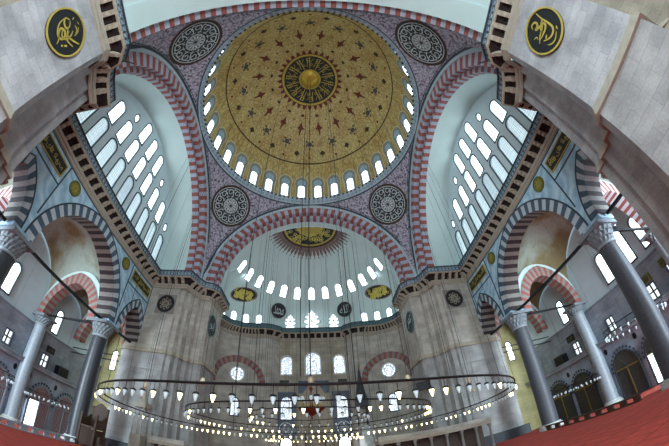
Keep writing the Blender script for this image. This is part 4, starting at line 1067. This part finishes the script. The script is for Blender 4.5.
lodge('muezzin_platform', 4.9, 14.6, 8.2, 10.1, 2.0, 'low white marble platform on slim posts before the far right pier', 8)
lodge('reading_lodge', -13.6, -10.3, 8.9, 10.15, 1.45, 'small low marble lodge at the foot of the far left pier', 4)
# carved wooden preacher's chair by the left column
t = tag(empty('preachers_chair', (-16.6, 5.3, 0), 0), 'tall dark carved wooden chair with steps beside the left column', 'chair')
for sx in (-.75, .75):
    for sy in (-.6, .6): a = MB(); a.box(sx - .09, sx + .09, sy - .09, sy + .09, 0, 3.3 if sy > 0 else 2.6); a.build('post', 'wood', t)
a = MB(); a.box(-.8, .8, -.65, .65, 1.5, 1.65); a.build('seat', 'wood', t)
a = MB(); a.box(-.75, .75, .55, .65, 1.65, 3.1); a.poly([(-.75, 3.1), (.75, 3.1), (.4, 3.45), (0, 3.65), (-.4, 3.45)], (), .55, .65, lambda u, v, d: (u, d, v), 0); a.build('backrest', 'wood', t)
for sx in (-.76, .76): a = MB(); a.poly([(-.6, 1.65), (.6, 1.65), (.6, 2.7), (.1, 2.3), (-.6, 2.2)], (), sx - .04, sx + .04, lambda u, v, d: (d, u, v), 0); a.build('armrest', 'wood', t)
a = MB(); a.box(-.7, .7, -.6, -.54, .15, 1.45); a.box(-.78, -.72, -.6, .6, .15, 1.45); a.box(.72, .78, -.6, .6, .15, 1.45); a.build('carved_panels', 'brownorn', t)
a = MB(); a.box(.85, 1.5, -.4, .4, 0, .5); a.box(.85, 1.2, -.4, .4, .5, 1.0); a.build('steps', 'wood', t)
# loudspeaker on the far right pier
t = tag(empty('loudspeaker', (11.0, 13.2, 7.2)), 'black loudspeaker box fixed to the far right pier', 'loudspeaker')
t.rotation_euler = (rad(12), 0, rad(-35))
a = MB(); a.box(-.65, .65, -.35, .35, -.42, .42); a.build('cabinet', 'black', t)
a = MB(); a.box(-.58, .58, -.4, -.35, -.35, .35); a.build('grille', 'charcoal', t)

# ------------------------------------------------------------------ right aisle: lattice screens; left aisle: arched panels and doorway
KNOB = []
def screen(x, y, w, lab, panel, lune, bright=False, s=1, grp=None):
    t = tag(empty('lattice_screen' if s > 0 else 'arched_panel', (x, y, -.5), PI / 2 if s > 0 else -PI / 2), lab, 'screen' if s > 0 else 'panel', grp)
    f = lambda u, v, d: (u, d, v)          # d>0 toward the wall? local y
    sg = 1                                  # local +y points to -x world for s>0 after rotation
    O = [(-w / 2, 0), (w / 2, 0), (w / 2, 2.5)] + [(w / 2 * cos(PI * i / 14), 2.5 + 1.5 * sin(PI * i / 14)) for i in range(1, 14)] + [(-w / 2, 2.5)]
    I = [(-w / 2 + .15, .12), (w / 2 - .15, .12), (w / 2 - .15, 2.5)] + [((w / 2 - .15) * cos(PI * i / 14), 2.5 + 1.35 * sin(PI * i / 14)) for i in range(1, 14)] + [(-w / 2 + .15, 2.5)]
    a = MB(); a.poly(O, [I], 0, .2, f, 0); a.build('arch_frame', 'granite_pale' if s < 0 else 'charcoal', t)
    a = MB(); a.poly([p for p in I if p[1] >= 2.49], (), .04, .08, f, 0)
    for k in range(9): an = PI * (k + .5) / 9; a.tube([(0, .1, 2.5), ((w / 2 - .2) * cos(an), .1, 2.5 + 1.3 * sin(an))], .02, 4, 1)
    a.build('lunette', [lune, 'charcoal' if s > 0 else 'granite_pale'], t)
    for k in (-1, 1):
        a = MB(); x0, x1 = (-w / 2 + .15, -.06) if k < 0 else (.06, w / 2 - .15)
        mat = panel if not (bright and k > 0) else 'tympglass'
        a.box(x0, x1, .04, .08, .12, 2.48)
        pn = a.build('leaf', mat, t)
        g = MB(); nx = 6
        for i in range(nx + 1): xx = x0 + (x1 - x0) * i / nx; g.box(xx - .015, xx + .015, .08, .12, .12, 2.48)
        for i in range(9): zz = .12 + 2.36 * i / 8; g.box(x0, x1, .08, .11, zz - .015, zz + .015)
        g.build('lattice', 'charcoal' if s > 0 else 'granite_pale', pn)
    a = MB(); a.box(-.06, .06, .04, .2, .1, 2.5); a.box(-w / 2 + .1, w / 2 - .1, .04, .2, 2.44, 2.56); a.build('mullion', 'brass' if s > 0 else 'granite_pale', t)
    for k in range(15):
        an = PI * k / 14
        if not KNOB:
            a = MB(); a.tube([(-.22, 0, 0), (-.02, 0, 0)], .03, 4); a.lathe([(0, -.13), (.1, -.05), (.1, .05), (0, .15)], (0, 0, 0), 6)
            KNOB.append(a.build('crest_knob', 'charcoal', t)); o = KNOB[0]
        else: o = KNOB[0].copy(); COL.objects.link(o); o.parent = t
        o.location = ((w / 2 + .22) * cos(an), .1, 2.5 + 1.75 * sin(an)); o.rotation_euler = (0, -an, 0)
    t.scale = (1, 1, 1.1)
    return t
RS = [(13.3, 'far-end dark lattice screen of the right aisle, beyond the column'), (9.4, 'dark lattice screen just beyond the pale wall column on the right'), (3.3, 'dark lattice screen just nearer than the pale wall column on the right'), (-.6, 'second lattice screen nearer than the pale wall column on the right'), (-4.5, 'lattice screen with a bright opening by the right edge')]
for y, lab in RS: screen(27.62, y, 3.2, lab, 'greenbox', 'greenbox', bright=(y < -4 or abs(y + .6) < .1), s=1, grp='lattice screens of the right aisle')
LS = [(13.3, 'rose arched panel at the far end of the left aisle'), (9.4, 'rose arched panel with the bright doorway in the left aisle'), (3.3, 'rose arched panel at the left edge beyond the bench'), (-.6, 'nearest rose arched panel of the left aisle')]
for y, lab in LS: screen(-27.62, y, 3.2, lab, 'pink', 'pink', bright=(abs(y - 9.4) < .1), s=-1, grp='arched panels of the left aisle')
for s in (-1, 1):                            # black oval bosses and boards on the aisle walls
    nm = 'right' if s > 0 else 'left'
    for y, z in ((11.35, 4.3), (7.3, 4.4), (5.2, 4.5), (1.35, 4.4)):
        a = MB(); a.poly([(y + .22 * cos(2 * PI * i / 14), z + .3 * sin(2 * PI * i / 14)) for i in range(14)], (), 0, .1, lambda u, v, d, s=s: (s * (27.8 - d), u, v), 0)
        tag(a.build('wall_boss', 'black'), 'dark oval boss between arches of the %s aisle wall' % nm, 'boss', 'dark bosses of the %s aisle wall' % nm)
    for y, z, lab in ((8.95, 7.8, 'small dark board above the far gallery window of the %s aisle'), (-2.4, 7.9, 'small gilt board above the near gallery window of the %s aisle'), (-4.9, 8.0, 'small gilt board near the tie rod in the %s aisle')):
        t = tag(empty('script_board', (s * 27.7, y, z)), lab % nm, 'board')
        a = MB(); a.box(-.05, .05, -.6, .6, -.35, .35); a.build('board', 'plaque' if y > 0 else 'olive', t)
        a = MB(); g1 = glyph_mesh('\uFEEA\uFEE0\uFEDF\uFE8D', 1); put_glyph(a, g1, lambda u, v, d, s=s: (-s * .07, -s * u, v), 0, 0, .6, .55); a.build('script', 'olive' if y > 0 else 'plaque', t, merge=False)
    t = tag(empty('equipment_case', (s * 27.3, 11.1, 5.62)), 'black case standing on the gallery ledge of the %s aisle' % nm, 'case')
    a = MB(); a.box(-.4, .4, -.75, .75, 0, .95); a.build('body', 'black', t); a = MB(); a.box(-.42, .42, -.77, .77, .95, 1.08); a.build('lid', 'charcoal', t)

# low rails between the columns
for s in (-1, 1):
    nm = 'right' if s > 0 else 'left'
    t = tag(empty('low_rail', (s * 17.6, 0, 0)), 'low %s rail along the carpet edge on the %s' % ('dark wooden' if s > 0 else 'pale stone', nm), 'rail')
    mt = 'wood' if s > 0 else 'granite_pale'
    y0 = -3.9 if s > 0 else -5.0
    a = MB(); a.box(-.1, .1, y0, 5.1, 0, .07); a.box(-.16, .16, y0 - .05, 5.15, .33, .42); a.build('rails', mt, t)
    n_ = 9 if s > 0 else 10
    for k in range(n_): a = MB(); yy = y0 + .25 + k * (4.85 - y0) / (n_ - 1) * .98; a.box(-.09, .09, yy - .24, yy + .24, .07, .33); a.build('baluster', mt, t)

# ------------------------------------------------------------------ chandeliers
def lamp_mesh(scale=1.0, rod=.26):
    a = MB()
    a.lathe([(0, -.17), (.015, -.17), (.04, -.1), (.062, -.02), (.066, .02), (.058, .02)], (0, 0, -rod), 8, 0)
    return a
rodm = MB(); rodm.tube([(0, 0, 0), (0, 0, -.22)], .008, 4, 0); rodm.lathe([(0, .05), (.06, .03), (.082, .0), (.082, -.02)], (0, 0, -.25), 8, 0)
lampproto = {}
def hang(parent, pos, lit, scale=1.0):
    key = 'lit' if lit else 'clear'
    if key not in lampproto:
        o = lamp_mesh().build('lamp', 'lamplit' if lit else 'lampglass', parent, True); r = rodm.build('hanger', 'black', o)
        lampproto[key] = (o, r)
    else:
        src, rs = lampproto[key]
        o = src.copy(); COL.objects.link(o); o.parent = parent
        r = rs.copy(); COL.objects.link(r); r.parent = o
    o.location = pos; o.scale = (scale,) * 3
    return o
def ring_chandelier(lab, loc, R, n, lits, scale=1.0, bar=.035, second=None, wires=0, top=30, wall=None, maxparts=100, wire_r=.008, ztop=None):
    t = tag(empty('ring_chandelier', loc), lab, 'chandelier', None)
    a = MB(); a.tube([(R * cos(2 * PI * k / 96), R * sin(2 * PI * k / 96), 0) for k in range(96)], bar, 6, 0, True); a.build('ring', 'black', t, True)
    P = []
    for k in range(n): an = -PI / 2 + (1 if k % 2 else -1) * 2 * PI * ((k + 1) // 2) / n; P.append(an)
    rnd = random.Random(int(R * 100))
    stuff = MB()
    for k, an in enumerate(P):
        lit = rnd.random() < (lits[0] if sin(an) < -.1 else lits[1])
        pos = (R * cos(an), R * sin(an), 0)
        if k < maxparts: hang(t, pos, lit, scale)
        else: stuff.lathe([(0, -.2 * scale), (.05 * scale, -.12 * scale), (.08 * scale, .03 * scale)], (pos[0], pos[1], -.26 * scale), 7, 0 if rnd.random() < lits[1] else 1)
    if stuff.f:
        o = stuff.build('far_lamps', ['lamplit', 'lampglass'], t); o['kind'] = 'stuff'
    if wires:
        for k in range(wires):
            an = 2 * PI * (k + .5) / wires; x, y = R * cos(an), R * sin(an)
            X, Y = x + loc[0], y + loc[1]; rr = math.hypot(X, Y)
            zt = DZ + sqrt(max(0, DR * DR - rr * rr)) if ztop is None else ztop
            a = MB(); a.tube([(x, y, 0), (x, y, zt - loc[2] - .1)], wire_r, 4, 0); a.build('suspension_wire', 'black', t)
    return t
ring_chandelier('great outer ring of hanging glass lamps under the dome', (0, 0, 3.35), 9.8, 138, (.17, .55), 1.0, .035, wires=24)
ring_chandelier('middle ring of hanging glass lamps inside the great ring', (0, 0, 3.6), 6.05, 84, (.2, .5), 1.0, .03, wires=12)
ring_chandelier('innermost small ring of hanging glass lamps', (0, 0, 3.8), 3.0, 36, (.1, .3), 1.0, .025, wires=6)
ring_chandelier('added ring of glass lamps standing in for the glow beyond the great ring', (0, 17.6, 3.35), 5.0, 60, (.5, .8), 1.1, .03, wires=8, ztop=26)  # ring added to supply the glow behind the great ring
# radial bars as their own thing? they belong to the great ring
# central gilt and ruby chandelier
t = tag(empty('ruby_chandelier', (.15, 0, 4.0)), 'ornate ruby glass and gilt chandelier hanging at the centre of the rings', 'chandelier')
a = MB(); a.lathe([(0, -.45), (.04, -.4), (.02, -.3), (.12, -.2), (.3, -.12), (.5, .02), (.56, .14), (.5, .14), (.3, .05), (.08, .1), (.05, .5), (.12, .6), (.05, .7), (.04, 1.1), (.1, 1.2), (.03, 1.3), (0, 1.4)], n=20); a.build('bowl_and_stem', 'redglass', t, True)
for k in range(8):
    an = 2 * PI * k / 8; c_, s_ = cos(an), sin(an)
    a = MB(); a.tube([(.06 * c_, .06 * s_, .35), (.3 * c_, .3 * s_, .2), (.5 * c_, .5 * s_, .35), (.5 * c_, .5 * s_, .5)], .022, 6); ar = a.build('arm', 'gold', t, True)
    a = MB(); a.lathe([(0, .5), (.04, .5), (.07, .6), (.06, .72)], (.5 * c_, .5 * s_, 0), 8); a.build('cup', 'lampglass', ar, True)
a = MB(); a.tube([(0, 0, 1.4), (0, 0, 45.3)], .035, 6); a.build('suspension_cable', 'black', t); RUBY = t
a = MB(); a.tube([(-.55, 0, 1.9), (-.5, 0, 45.2)], .03, 6); a.build('side_cable', 'black', t)
a = MB(); a.lathe([(0, 1.45), (.1, 1.5), (.17, 1.65), (.13, 1.82), (0, 1.9)], n=14); a.build('ivory_egg', 'ostrich', t, True)
for ch in COL.objects:
    if ch.parent == t and ch.name.split('.')[0] in ('bowl_and_stem', 'arm'): ch.scale = (1.25, 1.25, 1.0)
# ivory eggs hanging above the rings
for i, an in enumerate((200, 225, 250, 292, 318, 342)):
    x, y = 8.2 * cos(rad(an)), 8.2 * sin(rad(an))
    e = tag(empty('hanging_egg', (x, y, 3.75)), None, 'ornament', 'ivory eggs hung above the rings'); e['label'] = 'small ivory egg hanging on a wire above the great ring of lamps'
    a = MB(); a.lathe([(0, -.1), (.07, -.06), (.09, .02), (.05, .12), (0, .15)], n=12); a.build('egg', 'ostrich', e, True)
    a = MB(); a.tube([(0, 0, .14), (0, 0, 40)], .006, 4); a.build('wire', 'black', e)
# aisle chandeliers
ring_chandelier('ring of glass lamps hanging in the far right aisle before the screens', (24.0, 7.0, 2.9), 2.4, 30, (.05, .05), 1.3, .03, wires=4, ztop=16.8)
ring_chandelier('ring of glass lamps hanging high in the near right aisle', (22.8, -2.4, 5.2), 2.6, 26, (.05, .05), 1.6, .035, wires=4, ztop=18.1)
ring_chandelier('ring of glass lamps hanging in the left aisle before the doorway', (-24.0, 7.6, 3.0), 2.6, 34, (.02, .02), 1.3, .03, wires=4, ztop=16.8)
ring_chandelier('ring of glass lamps at the left edge in the near left aisle', (-23.4, -1.0, 3.2), 2.6, 26, (.02, .02), 1.3, .03, wires=4, ztop=18.1)
# hanging lamp-wires of the semidome
a = MB()
for i in range(22):
    an = -PI * .05 + PI * 1.1 * i / 21; rr = 8.6 if i % 2 else 6.2
    x, y = rr * cos(an), 15.9 + abs(rr * sin(an)) * .9
    zt = SDZ + sqrt(max(.5, SDR ** 2 - x * x - (y - 15.7) ** 2))
    a.tube([(x, y, 4.0), (x, y, zt - .05)], .014, 4)
tag(a.build('hanging_wires', 'charcoal'), 'many thin vertical lamp wires dropping from the front semidome', 'wires', None, 'stuff')
# short poles on the near corners of the parapet
for s in (-1, 1):
    a = MB(); a.tube([(0, 0, 0), (-s * .2, .9, 1.7)], .05, 6); tag(a.build('lamp_bracket', 'black', None, loc=(s * 12.0, -12.7, 19.3)), 'thin black pole leaning from the near %s parapet' % ('right' if s > 0 else 'left'), 'pole')
